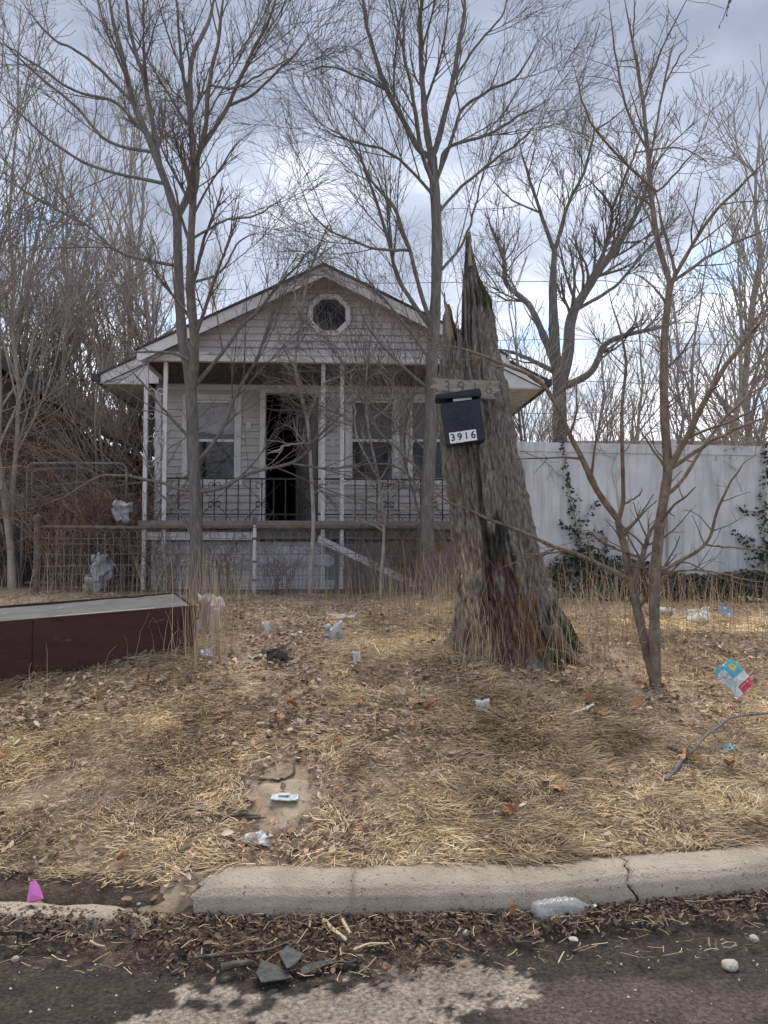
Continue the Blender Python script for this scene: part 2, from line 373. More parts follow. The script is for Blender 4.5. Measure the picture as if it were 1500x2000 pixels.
def make_gutter():
    # low remnant of the old gutter, left of the broken kerb
    xs = np.linspace(-6, at(330, 1790, 2.95)[0], 160); ss = np.linspace(-.15, .16, 22)
    X, S = np.meshgrid(xs, ss, indexing='ij')
    ed = np.clip(1 - np.abs(S - .0) / (.085 + .03 * (vnoise(X * 5, X * 0, seed=51) - .5)), 0, 1)
    endf = np.clip((xs[-1] - X) / .25, 0, 1)
    Z = -.03 + .085 * np.clip(ed * 2.2, 0, 1) * endf ** .6 + .014 * (fbm(X * 20, S * 20, seed=52) - .5) + .03 * (fbm(X * 4, S * 4, seed=53) - .5)
    me = mesh_np('gutter_remnant', np.stack([X, kerb_y(X) + S, Z], -1), grid_faces(*X.shape), True)
    tag(link('gutter_remnant', me, M_conc), kind='structure')
    # mound of rotted leaves along the foot of the kerb
    xs = np.arange(-3.5, 4.2, .018); ss = np.arange(-.46, .26, .014)
    X, S = np.meshgrid(xs, ss, indexing='ij')
    wl = np.interp(X, [-3.5, KERB_L - .5, KERB_L + .1, .1, .4, .9, 4], [.30, .30, .34, .36, .20, .16, .24])
    wl = wl + .16 * (fbm(X * 3, X * 0, seed=55) - .5)
    h = np.clip(1 + np.minimum(S, .1) / wl, -.5, 1.0)
    Z = -.022 + .055 * h ** 1 + .06 * (fbm(X * 7, S * 7, seed=56) - .5) * np.clip(h + .3, 0, 1) + .03 * (fbm(X * 28, S * 28, seed=57) - .5)
    onl = np.clip((KERB_L - X) / .2, 0, 1)
    Z = Z + onl * np.where(S > -.12, -.05 * np.clip((S + .12) / .1, 0, 1), 0)
    gz = ground(X, kerb_y(X) + S); up_ = np.clip((S - .06) / .04, 0, 1) * onl; Z = Z * (1 - up_) + up_ * (gz + .012 + .035 * (fbm(X * 22, S * 22, seed=58) - .5) - .03 * np.clip((S - .2) / .04, 0, 1))
    me = mesh_np('gutter_mulch', np.stack([X, kerb_y(X) + S, Z], -1), grid_faces(*X.shape), True)
    m = mat('rotted_leaf_mulch', (.06, .043, .032), (.14, .10, .074), scale=30, rough=.95, bump=1.5, bscale=90, c3=(.19, .14, .10), c3lo=.6, c3hi=.7, c3scale=45)
    tag(link('gutter_mulch', me, m), 'dark mulch of rotted leaves heaped along the foot of the kerb', 'mulch', kind='stuff')
    return lambda x, s: np.interp(s, [-.40, -.1, .0], [.0, .03, .04])
make_gutter()

def concrete_patch():
    # worn bit of the buried front walk
    c = G(548, 1565)
    n = 56; th = np.linspace(0, 2 * math.pi, n, endpoint=False); rr = np.linspace(0, 1, 10)
    out = [(480, 1530), (515, 1522), (560, 1518), (600, 1522), (612, 1545), (600, 1580), (578, 1608), (556, 1622), (540, 1610), (528, 1580), (505, 1555)]
    P = np.array([G(*q) for q in out]); ce = P.mean(0)
    Pc = catmull(np.vstack([P, P[:1]]), n + 1)[:n]
    V = ce[None, None] + (Pc - ce)[None] * rr[:, None, None]
    V[..., :2] += .045 * (np.stack([vnoise(V[..., 0] * 30, V[..., 1] * 30, seed=1), vnoise(V[..., 0] * 30, V[..., 1] * 30, seed=2)], -1) - .5)
    V[..., 2] = ground(V[..., 0], V[..., 1]) + .022 * np.clip(1.02 - rr, 0, 1)[:, None] ** .5 - .006 + .01 * (fbm(V[..., 0] * 25, V[..., 1] * 25, seed=4) - .5)
    me = mesh_np('path_slab', np.transpose(V, (1, 0, 2)), grid_faces(n, 10, True), True)
    m = mat('sandy_concrete', (.36, .29, .20), (.46, .385, .28), scale=18, rough=.95, bump=.8, bscale=80, c3=(.25, .19, .14), c3lo=.5, c3hi=.7, c3scale=9)
    tag(link('path_slab', me, m), kind='structure')
concrete_patch()

# ------------------------------------------------------------------ the house
YAW = math.radians(3.0)
HO = at(632, 1070, 10.8); HO[2] = 0.80
HU = np.array([math.cos(YAW), math.sin(YAW), 0]); HV = np.array([-math.sin(YAW), math.cos(YAW), 0])
def hp(px, py, v):                       # photo pixel -> (u, w) on the house plane at depth v
    d = ray(px, py); t = (v - np.dot(CAM - HO, HV)) / np.dot(d, HV); p = CAM + d * t - HO
    return float(np.dot(p, HU)), float(p[2])
UNIT = {}
def unit(m):
    if m.name not in UNIT:
        me = MB().box(-.5, .5, -.5, .5, -.5, .5).mesh('unit_piece'); me.materials.append(m); UNIT[m.name] = me
    return UNIT[m.name]
def piece(name, m, x0, x1, y0, y1, z0, z1, parent, roty=0.0):
    return link(name, unit(m), None, parent, ((x0 + x1) / 2, (y0 + y1) / 2, (z0 + z1) / 2), (0, roty, 0), (x1 - x0, y1 - y0, z1 - z0))
def lap_mesh(m):
    k = 'lap' + m.name
    if k not in UNIT:
        me = MB().prism([(-.5, 0), (.5, 0), (.5, 1), (-.5, 1)], 0, 1).mesh('lap')
        vs = [(-.5, 0, 0), (.5, 0, 0), (.5, 0, .06), (-.5, 0, .06), (-.5, .75, 1.06), (.5, .75, 1.06), (.5, 1, 1.06), (-.5, 1, 1.06), (.5, 1, 0), (-.5, 1, 0)]
        me = MB().add(vs, [(0, 1, 2, 3), (3, 2, 5, 4), (4, 5, 6, 7), (0, 9, 8, 1), (7, 6, 8, 9), (0, 3, 4, 7, 9), (1, 8, 6, 5, 2)]).mesh('siding_board')
        me.materials.append(m); UNIT[k] = me
    return UNIT[k]

def house():
    H = thing('bungalow_house', 'small abandoned bungalow with grey lap siding, octagon gable window and open front door', 'house', HO, YAW)
    RIDGE, TIPU, SL = 4.55, 2.54, .485
    TIPW = RIDGE - SL * TIPU
    def chev(r0, hw, off0, off1):        # roof-shaped band between two offsets under the roof line
        return [(-hw, r0 - SL * hw - off0), (0, r0 - off0), (hw, r0 - SL * hw - off0), (hw, r0 - SL * hw - off1), (0, r0 - off1), (-hw, r0 - SL * hw - off1)]
    MB().prism(chev(RIDGE, TIPU + .03, 0, .03), -.33, 1.9).build('porch_roof', M_shing, H)
    MB().prism(chev(RIDGE, TIPU, .032, .07), -.27, 1.0).build('porch_soffit', M_trim, H)
    MR, MT = 4.93, 3.43                  # main roof behind: higher and wider
    MW = MR - SL * MT
    roof = MB().prism(chev(MR, MT + .04, 0, .03), .96, 8.6).build('roof', M_shing, H)
    MB().prism(chev(MR, MT, .032, .07), 1.02, 8.55).build('soffit', M_trim, H)
    for sgn in (-1, 1):
        poly = [(0, RIDGE - .034), (sgn * TIPU, TIPW - .034), (sgn * TIPU, TIPW - .19), (0, RIDGE - .19)]
        MB().prism(poly, -.30, -.272).build('rake_board', M_white, H)
        MB().box(min(sgn * (TIPU - .02), sgn * (TIPU - .05)), max(sgn * (TIPU - .02), sgn * (TIPU - .05)), -.271, 1.0, TIPW - .15, TIPW - .072).build('porch_fascia', M_white, H)
        poly = [(0, MR - .034), (sgn * MT, MW - .034), (sgn * MT, MW - .17), (0, MR - .17)]
        MB().prism(poly, .99, 1.015).build('rake_board', M_white, H)
        MB().box(sgn * (MT + .05) - .055, sgn * (MT + .05) + .055, .95, 8.5, MW - .13, MW - .025).build('gutter', M_iron, H)
        MB().box(min(sgn * (MT - .02), sgn * (MT - .05)), max(sgn * (MT - .02), sgn * (MT - .05)), 1.02, 8.5, MW - .165, MW - .07).build('fascia_board', M_trim, H)
        MB().box(min(sgn * 2.72, sgn * (MT - .06)), max(sgn * 2.72, sgn * (MT - .06)), 1.02, 8.4, MW - .165, MW - .15).build('eave_soffit', M_trim, H)
        MB().prism([(sgn * (MT - .07), MW - .145), (sgn * 2.56, MW - .145), (sgn * 2.56, MW + .24)], 1.03, 1.05).build('eave_return', M_white, H)
    MB().prism([(-2.75, 3.2), (2.75, 3.2), (2.75, MR - SL * 2.75 - .08), (0, MR - .08), (-2.75, MR - SL * 2.75 - .08)], 1.53, 1.6).build('attic_wall', M_side, H)
    # gable wall with siding and an octagonal window
    BT = 3.335
    gw = MB().prism([(-2.3, BT), (2.3, BT), (0, RIDGE - .08)], .05, .12).build('gable_wall', M_side, H)
    oc = hp(643, 615, -.02); orad = .285
    ex = .099; w = BT + .002; k = 0
    while w < RIDGE - .3:
        hw0 = (RIDGE - .10 - w) / SL; hw1 = (RIDGE - .10 - (w + ex)) / SL
        hw0 = min(hw0, 2.5); hw1 = min(hw1, 2.5)
        dy = max(0, abs(w + ex / 2 - oc[1]) - 0.0)
        segs = [(-1, 1)]
        if dy < orad - .02:
            hx = min(orad * .97, orad * .41 + max(0, orad - dy) * 1.0) - .02
            segs = [(-1, 'l'), ('r', 1)]
        for sg in segs:
            a0 = -hw0 if sg[0] == -1 else oc[0] + hx; a1 = -hw1 if sg[0] == -1 else oc[0] + hx
            b0 = hw0 if sg[1] == 1 else oc[0] - hx; b1 = hw1 if sg[1] == 1 else oc[0] - hx
            j = random.uniform(-.003, .003)
            vs = [(a0, -.012, w + j), (b0, -.012, w + j), (b0, -.012, w + .006 + j), (a0, -.012, w + .006 + j), (a1, .038, w + ex + .004), (b1, .038, w + ex + .004), (b1, .05, w + ex + .004), (a1, .05, w + ex + .004), (b0, .05, w + j), (a0, .05, w + j)]
            MB().add(vs, [(0, 1, 2, 3), (3, 2, 5, 4), (4, 5, 6, 7), (0, 9, 8, 1), (7, 6, 8, 9), (0, 3, 4, 7, 9), (1, 8, 6, 5, 2)]).build('siding_board', M_side, gw)
        w += ex; k += 1
    ow = MB().prism([(oc[0] + (orad - .03) / math.cos(math.pi / 8) * math.cos(math.pi / 8 + i * math.pi / 4), oc[1] + (orad - .03) / math.cos(math.pi / 8) * math.sin(math.pi / 8 + i * math.pi / 4)) for i in range(8)], .012, .022).build('octagon_window', M_glass, H)
    for i in range(8):
        a0, a1 = math.pi / 8 + i * math.pi / 4, math.pi / 8 + (i + 1) * math.pi / 4; c = 1 / math.cos(math.pi / 8)
        pt = lambda r, a: (oc[0] + r * c * math.cos(a), oc[1] + r * c * math.sin(a))
        MB().prism([pt(orad - .055, a0), pt(orad - .055, a1), pt(orad + .012, a1 - .004), pt(orad + .012, a0 + .004)], -.045, .03).build('window_frame', M_white, ow)
    # porch beam, ceiling, posts
    bm_ = MB().box(-2.56, 2.64, -.07, .048, 3.215, BT - .002).build('porch_beam', M_white, H)
    piece('trim_strip', M_trim, -2.57, 2.65, -.095, -.072, BT - .035, BT - .004, bm_)
    piece('trim_strip', M_trim, -2.56, 2.64, -.085, -.0725, 3.205, 3.235, bm_)
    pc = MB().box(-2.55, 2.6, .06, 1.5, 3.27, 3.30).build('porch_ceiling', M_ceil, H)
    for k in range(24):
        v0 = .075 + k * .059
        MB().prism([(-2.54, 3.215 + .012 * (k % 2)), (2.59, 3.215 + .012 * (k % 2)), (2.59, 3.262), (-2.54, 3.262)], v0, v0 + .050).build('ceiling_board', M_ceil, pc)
    FL = .98
    def scroll(u0, u1, w, par):
        mb = MB(); um = (u0 + u1) / 2; r = (u1 - u0) / 2 * .46
        for sx in (-1, 1):
            for sz in (-1, 1):
                pts = []
                for q in range(15):
                    a = q / 14 * 2 * math.pi * .92; rr = r * (1 - .45 * q / 14)
                    pts.append((um + sx * (.012 + r - rr * math.cos(a)), .04, w + sz * (.17 + rr * math.sin(a) * 1.0)))
                mb.tube([(um + sx * .012, .04, w)] + pts, .006, 5)
        mb.build('scroll', M_white, par)
    def column(uc0, uc1, label=None):
        for uc in (uc0, uc1):
            o = MB().box(uc - .027, uc + .027, .012, .062, .02, 3.212).build('porch_post', M_white, H)
        for wz in (2.62, 2.88 - .03 - .9):
            scroll(uc0 + .02, uc1 - .02, wz, H)
    pxL = [hp(284, 900, .04)[0], hp(322, 900, .04)[0]]; pxM = [hp(631, 900, .04)[0], hp(668, 900, .04)[0]]
    column(*pxL); column(*pxM); column(2.18, 2.45)
    # iron railing between the columns
    def railing(u0, u1):
        t, b = hp(500, 935, .04)[1], FL + .09
        rl = MB().box(u0, u1, .03, .05, t - .012, t + .012).build('railing', M_iron, H)
        piece('bottom_rail', M_iron, u0, u1, .032, .048, b - .01, b + .01, rl)
        n = max(1, int((u1 - u0) / .155)); sc = (u1 - u0) / n
        for i in range(1, n):
            u = u0 + i * sc
            piece('baluster', M_iron, u - .0085, u + .0085, .0325, .0475, b - .1, t - .012, rl)
            if i % 4 == 0:
                mb = MB()
                for sx in (-1, 1):
                    for sz, wz in ((1, t - .10), (-1, t - .36), (1, t - .36)):
                        pts = [(u + sx * (.01 + .045 * (1 - math.cos(q / 12 * 5.2)) * (1 - .3 * q / 12)), .04, wz + sz * .05 * math.sin(q / 12 * 5.2) * (1 - .3 * q / 12)) for q in range(13)]
                        mb.tube(pts, .005, 4)
                    mb.tube([(u + sx * .02, .04, t - .30), (u + sx * sc * 1.6, .04, t - .06)], .005, 4)
                    mb.tube([(u + sx * .02, .04, t - .34), (u + sx * sc * 1.6, .04, t - .62)], .005, 4)
                mb.build('scroll', M_iron, rl)
    railing(pxL[1] + .03, pxM[0] - .03); railing(pxM[1] + .03, 2.15); railing(pxM[0] + .028, pxM[1] - .028)
    # porch floor on painted blocks
    MB().box(-2.56, 2.6, -.02, 1.5, FL - .12, FL).build('porch_floor', mat('porch_floor_boards', (.20, .19, .18), (.27, .25, .24), scale=6, rough=.9), H)
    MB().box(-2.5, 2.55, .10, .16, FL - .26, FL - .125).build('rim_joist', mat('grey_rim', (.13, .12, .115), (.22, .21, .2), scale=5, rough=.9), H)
    MB().box(-2.5, -1.0, .06, .096, FL - .27, FL - .16).build('skirt_board', M_white, H)
    fw = MB().box(-2.45, 2.5, .30, .46, -.1, .70).build('foundation_wall', M_mort, H)
    for cidx in range(4):
        w0 = -.04 + cidx * .183; off = (cidx % 2) * .2 - 2.65
        u = off
        while u < 2.5:
            a, b = max(u + .004, -2.45), min(u + .396, 2.5)
            if b - a > .06 and not (-.16 < (a + b) / 2 < .16 and False):
                d_ = random.uniform(-.004, .004) + (0 if (a + b) / 2 < 0.05 else .05)
                vs = .268 + d_
                piece('block', M_block, a, b, vs, .30 - .001 + .06, w0 + .004, min(w0 + .18, .715), fw)
            u += .40
    # house body
    WV = 1.5
    def rect(x0, y0, x1, y1, v=WV):
        a = hp(x0, y1, v); b = hp(x1, y0, v); return [a[0], b[0], a[1], b[1]]
    wl = rect(366, 782, 461, 938); wr1 = rect(685, 782, 769, 938); wr2 = rect(803, 782, 884, 938)
    dr = rect(517, 769, 622, 1022); dr[2] = FL
    ops = [wl, wr1, wr2, dr]
    U0, U1, W0, W1 = -2.70, 2.72, .60, 3.195
    def cells(ops, u0, u1, w0, w1):
        us = sorted({u0, u1} | {q for o in ops for q in o[:2]}); ws = sorted({w0, w1} | {q for o in ops for q in o[2:]})
        for a, b in zip(us[:-1], us[1:]):
            for c, d in zip(ws[:-1], ws[1:]):
                cu, cw = (a + b) / 2, (c + d) / 2
                if not any(o[0] < cu < o[1] and o[2] < cw < o[3] for o in ops): yield a, b, c, d
    mb = MB()
    for a, b, c, d in cells(ops, U0, U1, W0, W1): mb.box(a, b, WV + .03, WV + .15, c, d)
    wall = mb.build('wall', M_side2, H)
    ex = .114; w = FL + .002; lm = lap_mesh(M_side2)
    while w < 3.2:
        cuts = sorted([(o[0] - .07, o[1] + .07) for o in ops if o[2] - .06 < w + ex / 2 < o[3] + .06])
        u = U0 + .07
        for a, b in cuts + [(U1 - .07, 9)]:
            a = min(a, U1 - .07)
            if a - u > .03:
                link('siding_board', lm, None, wall, ((u + a) / 2, WV - .014 + random.uniform(-.002, .002), w), None, (a - u, .043, ex))
            u = max(u, b)
        w += ex
    for u in (U0 + .03, U1 - .03): piece('corner_board', M_white, u - .045, u + .045, WV - .015, WV + .028, .62, 3.26, wall)
    piece('header_trim', M_trim, U0 + .08, U1 - .08, WV - .025, WV - .003, 3.12, 3.205, wall)
    for s, u in ((-1, U0), (1, U1)):
        sw = MB().box(min(u, u - s * .1), max(u, u - s * .1), WV + .16, 8.2, .5, 3.0).build('side_wall', M_side2, H)
        w = .62
        for k in range(20):
            o = link('siding_board', lm, None, sw, (u + s * .001, (WV + 8.3) / 2, w + k * ex), (0, 0, s * math.pi / 2), (6.5, .027, ex))
            o.location.x = u + s * .028
    MB().box(U0, U1, 8.2, 8.3, .5, 3.0).build('back_wall', M_side2, H)
    MB().box(U0 + .1, U1 - .1, 4.2, 4.3, FL, 3.2).build('partition_wall', M_dark, H)
    MB().box(U0 + .1, U1 - .1, WV + .16, 8.2, FL - .1, FL).build('house_floor', M_dark, H)
    MB().box(U0 + .1, U1 - .1, WV + .16, 8.2, 3.19, 3.21).build('house_ceiling', M_dark, H)
    MB().box(U0, U1, WV + .02, 8.2, -.1, .58).build('base_wall', M_block, H)
    # windows
    def window(o, drape=False):
        a, b, c, d = o
        W = MB().box(a, b, WV + .075, WV + .08, (c + d) / 2 + .02, d - .03).build('window', M_pane, H)
        piece('lower_pane', M_glass, a + .02, b - .02, WV + .055, WV + .06, c + .03, (c + d) / 2 - .02, W)
        piece('meeting_rail', M_white, a, b, WV + .035, WV + .074, (c + d) / 2 - .02, (c + d) / 2 + .02, W)
        for q0, q1 in ((a - .085, a - .001), (b + .001, b + .085)): piece('side_casing', M_trim, q0, q1, WV - .022, WV + .03, c - .06, d + .09, W)
        piece('head_casing', M_trim, a - .10, b + .10, WV - .026, WV + .029, d + .001, d + .088, W)
        piece('window_sill', M_trim, a - .11, b + .11, WV - .05, WV + .029, c - .075, c - .001, W)
        for q0, q1 in ((a, a + .028), (b - .028, b)): piece('sash_stile', M_white, q0, q1, WV + .03, WV + .073, c, d, W)
        piece('sash_rail', M_white, a + .029, b - .029, WV + .031, WV + .072, d - .035, d, W); piece('sash_rail', M_white, a + .029, b - .029, WV + .031, WV + .072, c, c + .035, W)
        if drape:
            nx, nz = 30, 20; X, Z = np.meshgrid(np.linspace(a + .05, b - .04, nx), np.linspace(d - .04, (c + d) / 2 + .12, nz), indexing='ij')
            Y = WV + .068 - .018 * fbm(X * 18, Z * 9, seed=70); Z = Z + .10 * (fbm(X * 9, Z * 2, seed=71) - .5) * (d - Z) / (d - c) * 2
            link('curtain', mesh_np('curtain', np.stack([X, Y, Z], -1), grid_faces(nx, nz), True), mat('grey_curtain', (.30, .30, .31), (.42, .42, .43), scale=9, rough=.9), W)
    window(wl, True); window(wr1); window(wr2)
    # door opening and the door standing ajar
    a, b, c, d = dr
    df = MB().box(a - .085, a - .001, WV - .03, WV + .12, FL, d + .10).build('door_frame', M_trim, H)
    piece('jamb', M_trim, b + .001, b + .085, WV - .03, WV + .12, FL, d + .10, df); piece('head_casing', M_trim, a, b, WV - .028, WV + .119, d + .001, d + .098, df)
    M = Matrix.Translation((b - .01, WV + .13, FL)) @ Matrix.Rotation(math.radians(180 - 64), 4, 'Z')
    md = mat('grey_door', (.17, .165, .16), (.24, .23, .225), scale=4, rough=.7)
    dl = MB().box(0, .84, 0, .04, .01, 2.03, M).build('door', md, H)
    for z0, z1 in ((.15, .75), (.85, 1.35), (1.45, 1.93)):
        for x0, x1 in ((.09, .39), (.45, .75)):
            MB().box(x0, x1, .041, .052, z0, z1, M).build('door_panel', md, dl)
    MB().tube([M @ Vector((.78, .04, 1.0)), M @ Vector((.78, .07, 1.0)), M @ Vector((.78, .10, 1.0))], [.012, .028, .02], 8).build('knob', mat('dull_brass', (.25, .18, .08), rough=.4, metal=.8), dl)
    piece('doorbell_plate', M_trim, a - .30, a - .23, WV - .022, WV - .008, 2.50, 2.60, wall)
    # loose ends: peeled fascia board end
house()

def handrail_board():
    # white board that has dropped from the steps, leaning on the porch edge
    a = at(622, 1052, 10.62); b = at(822, 1147, 10.25); b[2] = max(b[2], float(ground(b[0], b[1])))
    o = thing('fallen_board', 'long white painted board sloping from the porch edge down to the ground', 'board', b)
    d = Vector(a - b); L = d.length; q = d.to_track_quat('X', 'Z').to_matrix().to_4x4()
    MB().box(0, L, -.02, .02, -.045, .045, q).build('plank', M_white, o)
    MB().box(L - .13, L - .02, -.055, -.021, -.05, .03, q).build('bracket', M_trim, o)
handrail_board()

# ------------------------------------------------------------------ wire fence with rusty posts
def wire_fence():
    Y = 10.0; A = at(72, 1160, Y); B = at(822, 1160, Y); gz = .80
    H = thing('wire_fence', 'old looped wire yard fence with rusty pipe rail in front of the porch', 'fence', (A[0], Y, gz))
    L = B[0] - A[0]; top = at(400, 1030, Y)[2] - gz
    n = 40; xs = np.linspace(0, L, n); sag = .02 * (fbm(xs * .9, xs * 0, seed=80) - .5)
    MB().tube([(x, 0, top + s) for x, s in zip(xs, sag)], .024, 8).build('top_rail', M_rust, H, smooth=True)
    def post(px, r, h, m, ball=False):
        x = at(px, 1100, Y)[0] - A[0]
        mb = MB().tube([(x, .0, -.3), (x, .0, h)], r, 10)
        o = mb.build('post', m, H, smooth=False)
        if ball:
            MB().tube([(x, 0, h + q * .055 * 1.0) for q in (0, .1, .5, 1., 1.5, 1.9, 2)], [r * q for q in (.9, 1.25, .8, 1.25, 1.3, .8, .1)], 12).build('ball_cap', M_rust, o, smooth=True)
            for hz in (.18, .42, .72): MB().tube([(x, 0, hz - .015), (x, 0, hz + .015)], r * 1.22, 10).build('clamp', M_rust, o)
    post(72, .042, top + .06, M_rust, True); post(497, .024, top + .03, mat('white_pipe', (.5, .5, .5), (.62, .62, .6), scale=8, rough=.7, c3=(.25, .17, .1), c3lo=.6, c3hi=.7, c3scale=12), True); post(816, .03, top + .04, M_rust, False)
    sp = .105
    def picket(h0, h1):
        pts = [(sp * .5 - sp * .5 * math.cos(math.pi * q / 10), 0, h1 - .08 + .08 * math.sin(math.pi * q / 10) ** .8) for q in range(11)]
        mb = MB().tube(pts, .0036, 4)
        zz = np.linspace(h0, h1 - .08, 14)
        mb.tube([(.004 * math.cos(q * 2.2), .004 * math.sin(q * 2.2), z) for q, z in enumerate(zz)], .0038, 4)
        me = mb.mesh('picket_wire'); me.materials.append(M_wire); return me
    m1, m2 = picket(0.02, top - .035), picket(.02, .37)
    N = int(L / sp)
    for i in range(N):
        link('picket_wire', m1, None, H, (i * sp + .03, .005 + random.uniform(-.006, .006), random.uniform(-.006, .006)), (random.uniform(-.02, .02), 0, 0))
        link('picket_wire', m2, None, H, (i * sp + .03 + sp / 2, .012, random.uniform(-.01, .01)), (random.uniform(-.02, .02), 0, 0))
    for h in (.10, .25, .37, .52, .64, .73):
        MB().tube([(x, .002, h + .012 * math.sin(x * 3 + h * 30)) for x in np.linspace(0, L, 60)], .0032, 4).build('strand_wire', M_wire, H)
wire_fence()

# ------------------------------------------------------------------ white vinyl fence
VA = at(1003, 1100, 8.85); VB = at(1500, 1100, 9.30)
VD = nrm(VB[:2] - VA[:2]); VROT = math.atan2(VD[1], VD[0])
def vinyl_fence():
    H = thing('vinyl_fence', 'tall white vinyl privacy fence with mildew streaks, right of the tree stump', 'fence', (VA[0], VA[1], .80), VROT)
    hb, bay, bw = 1.83, 1.93, .1745
    for k in range(5):
        x = k * bay
        p = piece('fence_post', M_vinyl, x - .06, x + .06, -.062, .062, -.2, hb + .035, H)
        cap = MB().prism([(x - .068, hb + .036), (x + .068, hb + .036), (x + .068, hb + .05), (x, hb + .062), (x - .068, hb + .05)], -.068, .068).build('post_cap', M_vinyl, H)
        if k == 4: break
        x0, x1 = x + .062, x + bay - .062
        piece('top_rail', M_vinyl, x0, x1, -.03, .03, hb - .115, hb + random.uniform(-.006, .006), H); piece('bottom_rail', M_vinyl, x0, x1, -.03, .03, .03, .16, H)
        n = 10; w = (x1 - x0) / n
        for i in range(n):
            piece('fence_board', M_vinyl, x0 + i * w + .0009, x0 + (i + 1) * w - .0009, -.014 + random.uniform(-.001, .001), .014, .15, hb - .11, H)
        for z in (hb - .03, hb - .085):
            for xx in (x1 - .02, x1 + .145 if k < 3 else x1 - .03):
                piece('bracket_screw', M_iron, xx - .007, xx + .007, -.036, -.031, z - .012, z + .012, H)
vinyl_fence()

# ------------------------------------------------------------------ broken tree stump
SD = 5.45
def stump():
    base = at(1000, 1285, SD); base[2] = float(ground(base[0], base[1]))
    Lt = np.array([(445, 905), (575, 868), (600, 872), (650, 866), (700, 862), (740, 858), (800, 853), (900, 863), (1000, 876), (1100, 885), (1200, 887), (1250, 881), (1290, 866), (1345, 845)], float)
    Rt = np.array([(445, 919), (470, 924), (500, 932), (550, 946), (585, 959), (610, 964), (650, 968), (700, 977), (800, 996), (900, 1013), (1000, 1034), (1100, 1053), (1200, 1090), (1250, 1115), (1290, 1146), (1345, 1185)], float)
    Ls = np.array([(445, 916), (470, 913), (500, 911), (530, 910), (555, 906), (600, 906), (640, 903.5)], float)
    Rd = np.array([(445, 2), (500, 13), (550, 24), (600, 38), (640, 48), (800, 70), (1000, 78), (1150, 92), (1250, 118), (1345, 160)], float)
    nt, nr = 420, 300
    th = np.linspace(0, 2 * math.pi, nt, endpoint=False); ct, st = np.cos(th), np.sin(th)
    jag = (vnoise(th * 7, th * 0, seed=90) - .5) * 70 + (vnoise(th * 22, th * 0, seed=91) - .5) * 40
    Hh = np.where(ct > -.27, 452 + np.abs(jag) * .8 + 120 * np.clip((ct - .55) / .45, 0, 1), np.where(ct < -.74, 592 + (ct + 1) * 420 + np.abs(jag) * .6, 672 + jag))
    t = np.linspace(0, 1, nr); py = 1345 + (Hh[:, None] - 1345) * t[None]
    def prof(py, ctv):
        L = np.interp(py, Lt[:, 0], Lt[:, 1]); R = np.interp(py, Rt[:, 0], Rt[:, 1]); c = (L + R) / 2; r = (R - L) / 2
        x = c + r * ctv
        ls = np.where(py < 640, np.interp(py, Ls[:, 0], Ls[:, 1]), c - .27 * r); k = (ctv + .27) / 1.27
        xs = ls + k * (R - ls)
        return np.where(ctv > -.27, xs, x), np.interp(py, Rd[:, 0], Rd[:, 1])
    C = np.broadcast_to(ct[:, None], py.shape); S = np.broadcast_to(st[:, None], py.shape)
    px, ry = prof(py, C)
    zz = (1070 - py) * SD / F + CAM[2] + 0.0
    zt = np.array([at(900, q, SD)[2] for q in (445, 1345)]); zz = zt[0] + (py - 445) / 900 * (zt[1] - zt[0])
    X = (px - 750) / F * SD * 1.0; Yd = S * ry / F * SD
    # bark: flutes, ridges that run with the grain, plates
    tw = th[:, None] + (py - 900) * .0004
    hgt = zz - base[2]
    flute = .020 * np.sin(5 * tw + 1.2) * np.clip(1.3 - hgt / 1.1, .15, 1) + .055 * np.clip(.5 - hgt, 0, 1) * np.sin(4 * tw + .6)
    rid = 1 - np.abs(2 * fbm(tw * 5.5 / 1.0 + .25 * fbm(tw * 3, hgt * 2.2, seed=95), hgt * .55, seed=92, o=4) - 1)
    rid2 = fbm(tw * 17, hgt * 2.2, seed=93, o=3) - .5; fin = fbm(tw * 34, hgt * 16, seed=94, o=3) - .5
    fade = np.clip((py - 450) / 180, .12, 1)
    crack = -.035 * np.clip(1 - np.abs(fbm(tw * 2.4, hgt * .35, seed=97, o=2) - .5) * 26, 0, 1)
    plate = np.abs(2 * fbm(tw * 13 + .6 * fbm(tw * 5, hgt * 4, seed=98), hgt * 6.5, seed=99, o=3) - 1)
    disp = -.016 * fade + flute + fade * (.055 * (rid - .72) + .030 * rid2 + .020 * fin + .045 * (plate - .25) + crack)
    nx, ny = C, S
    X = X + nx * disp; Yd = Yd + ny * disp
    V = np.stack([X, SD + Yd, zz], -1)
    # broken rim folds inward so that the shell has thickness
    cx = ((np.interp(py[:, -1], Lt[:, 0], Lt[:, 1]) + np.interp(py[:, -1], Rt[:, 0], Rt[:, 1])) / 2 - 750) / F * SD
    rows = []
    for q, (f, dz) in enumerate([(.90, -.005), (.78, -.05), (.62, -.2), (.5, -.45), (.45, -.8)]):
        e = V[:, -1].copy(); tgt = np.stack([np.full(nt, cx.mean()), np.full(nt, SD), e[:, 2]], -1)
        e = tgt + (e - tgt) * f; e[:, 2] += dz; rows.append(e)
    V = np.concatenate([V, np.stack(rows, 1)], 1)
    # colours of the wood itself
    g = fbm(tw * 9, hgt * .9, seed=101)[..., None]; g2 = np.clip(fbm(tw * 30, hgt * 12, seed=102) * 1.6 - .3, 0, 1)[..., None]
    Cc = np.array([.155, .142, .128]) * (1 - g) + np.array([.31, .278, .245]) * g; Cc = Cc * (.82 + .4 * g2)
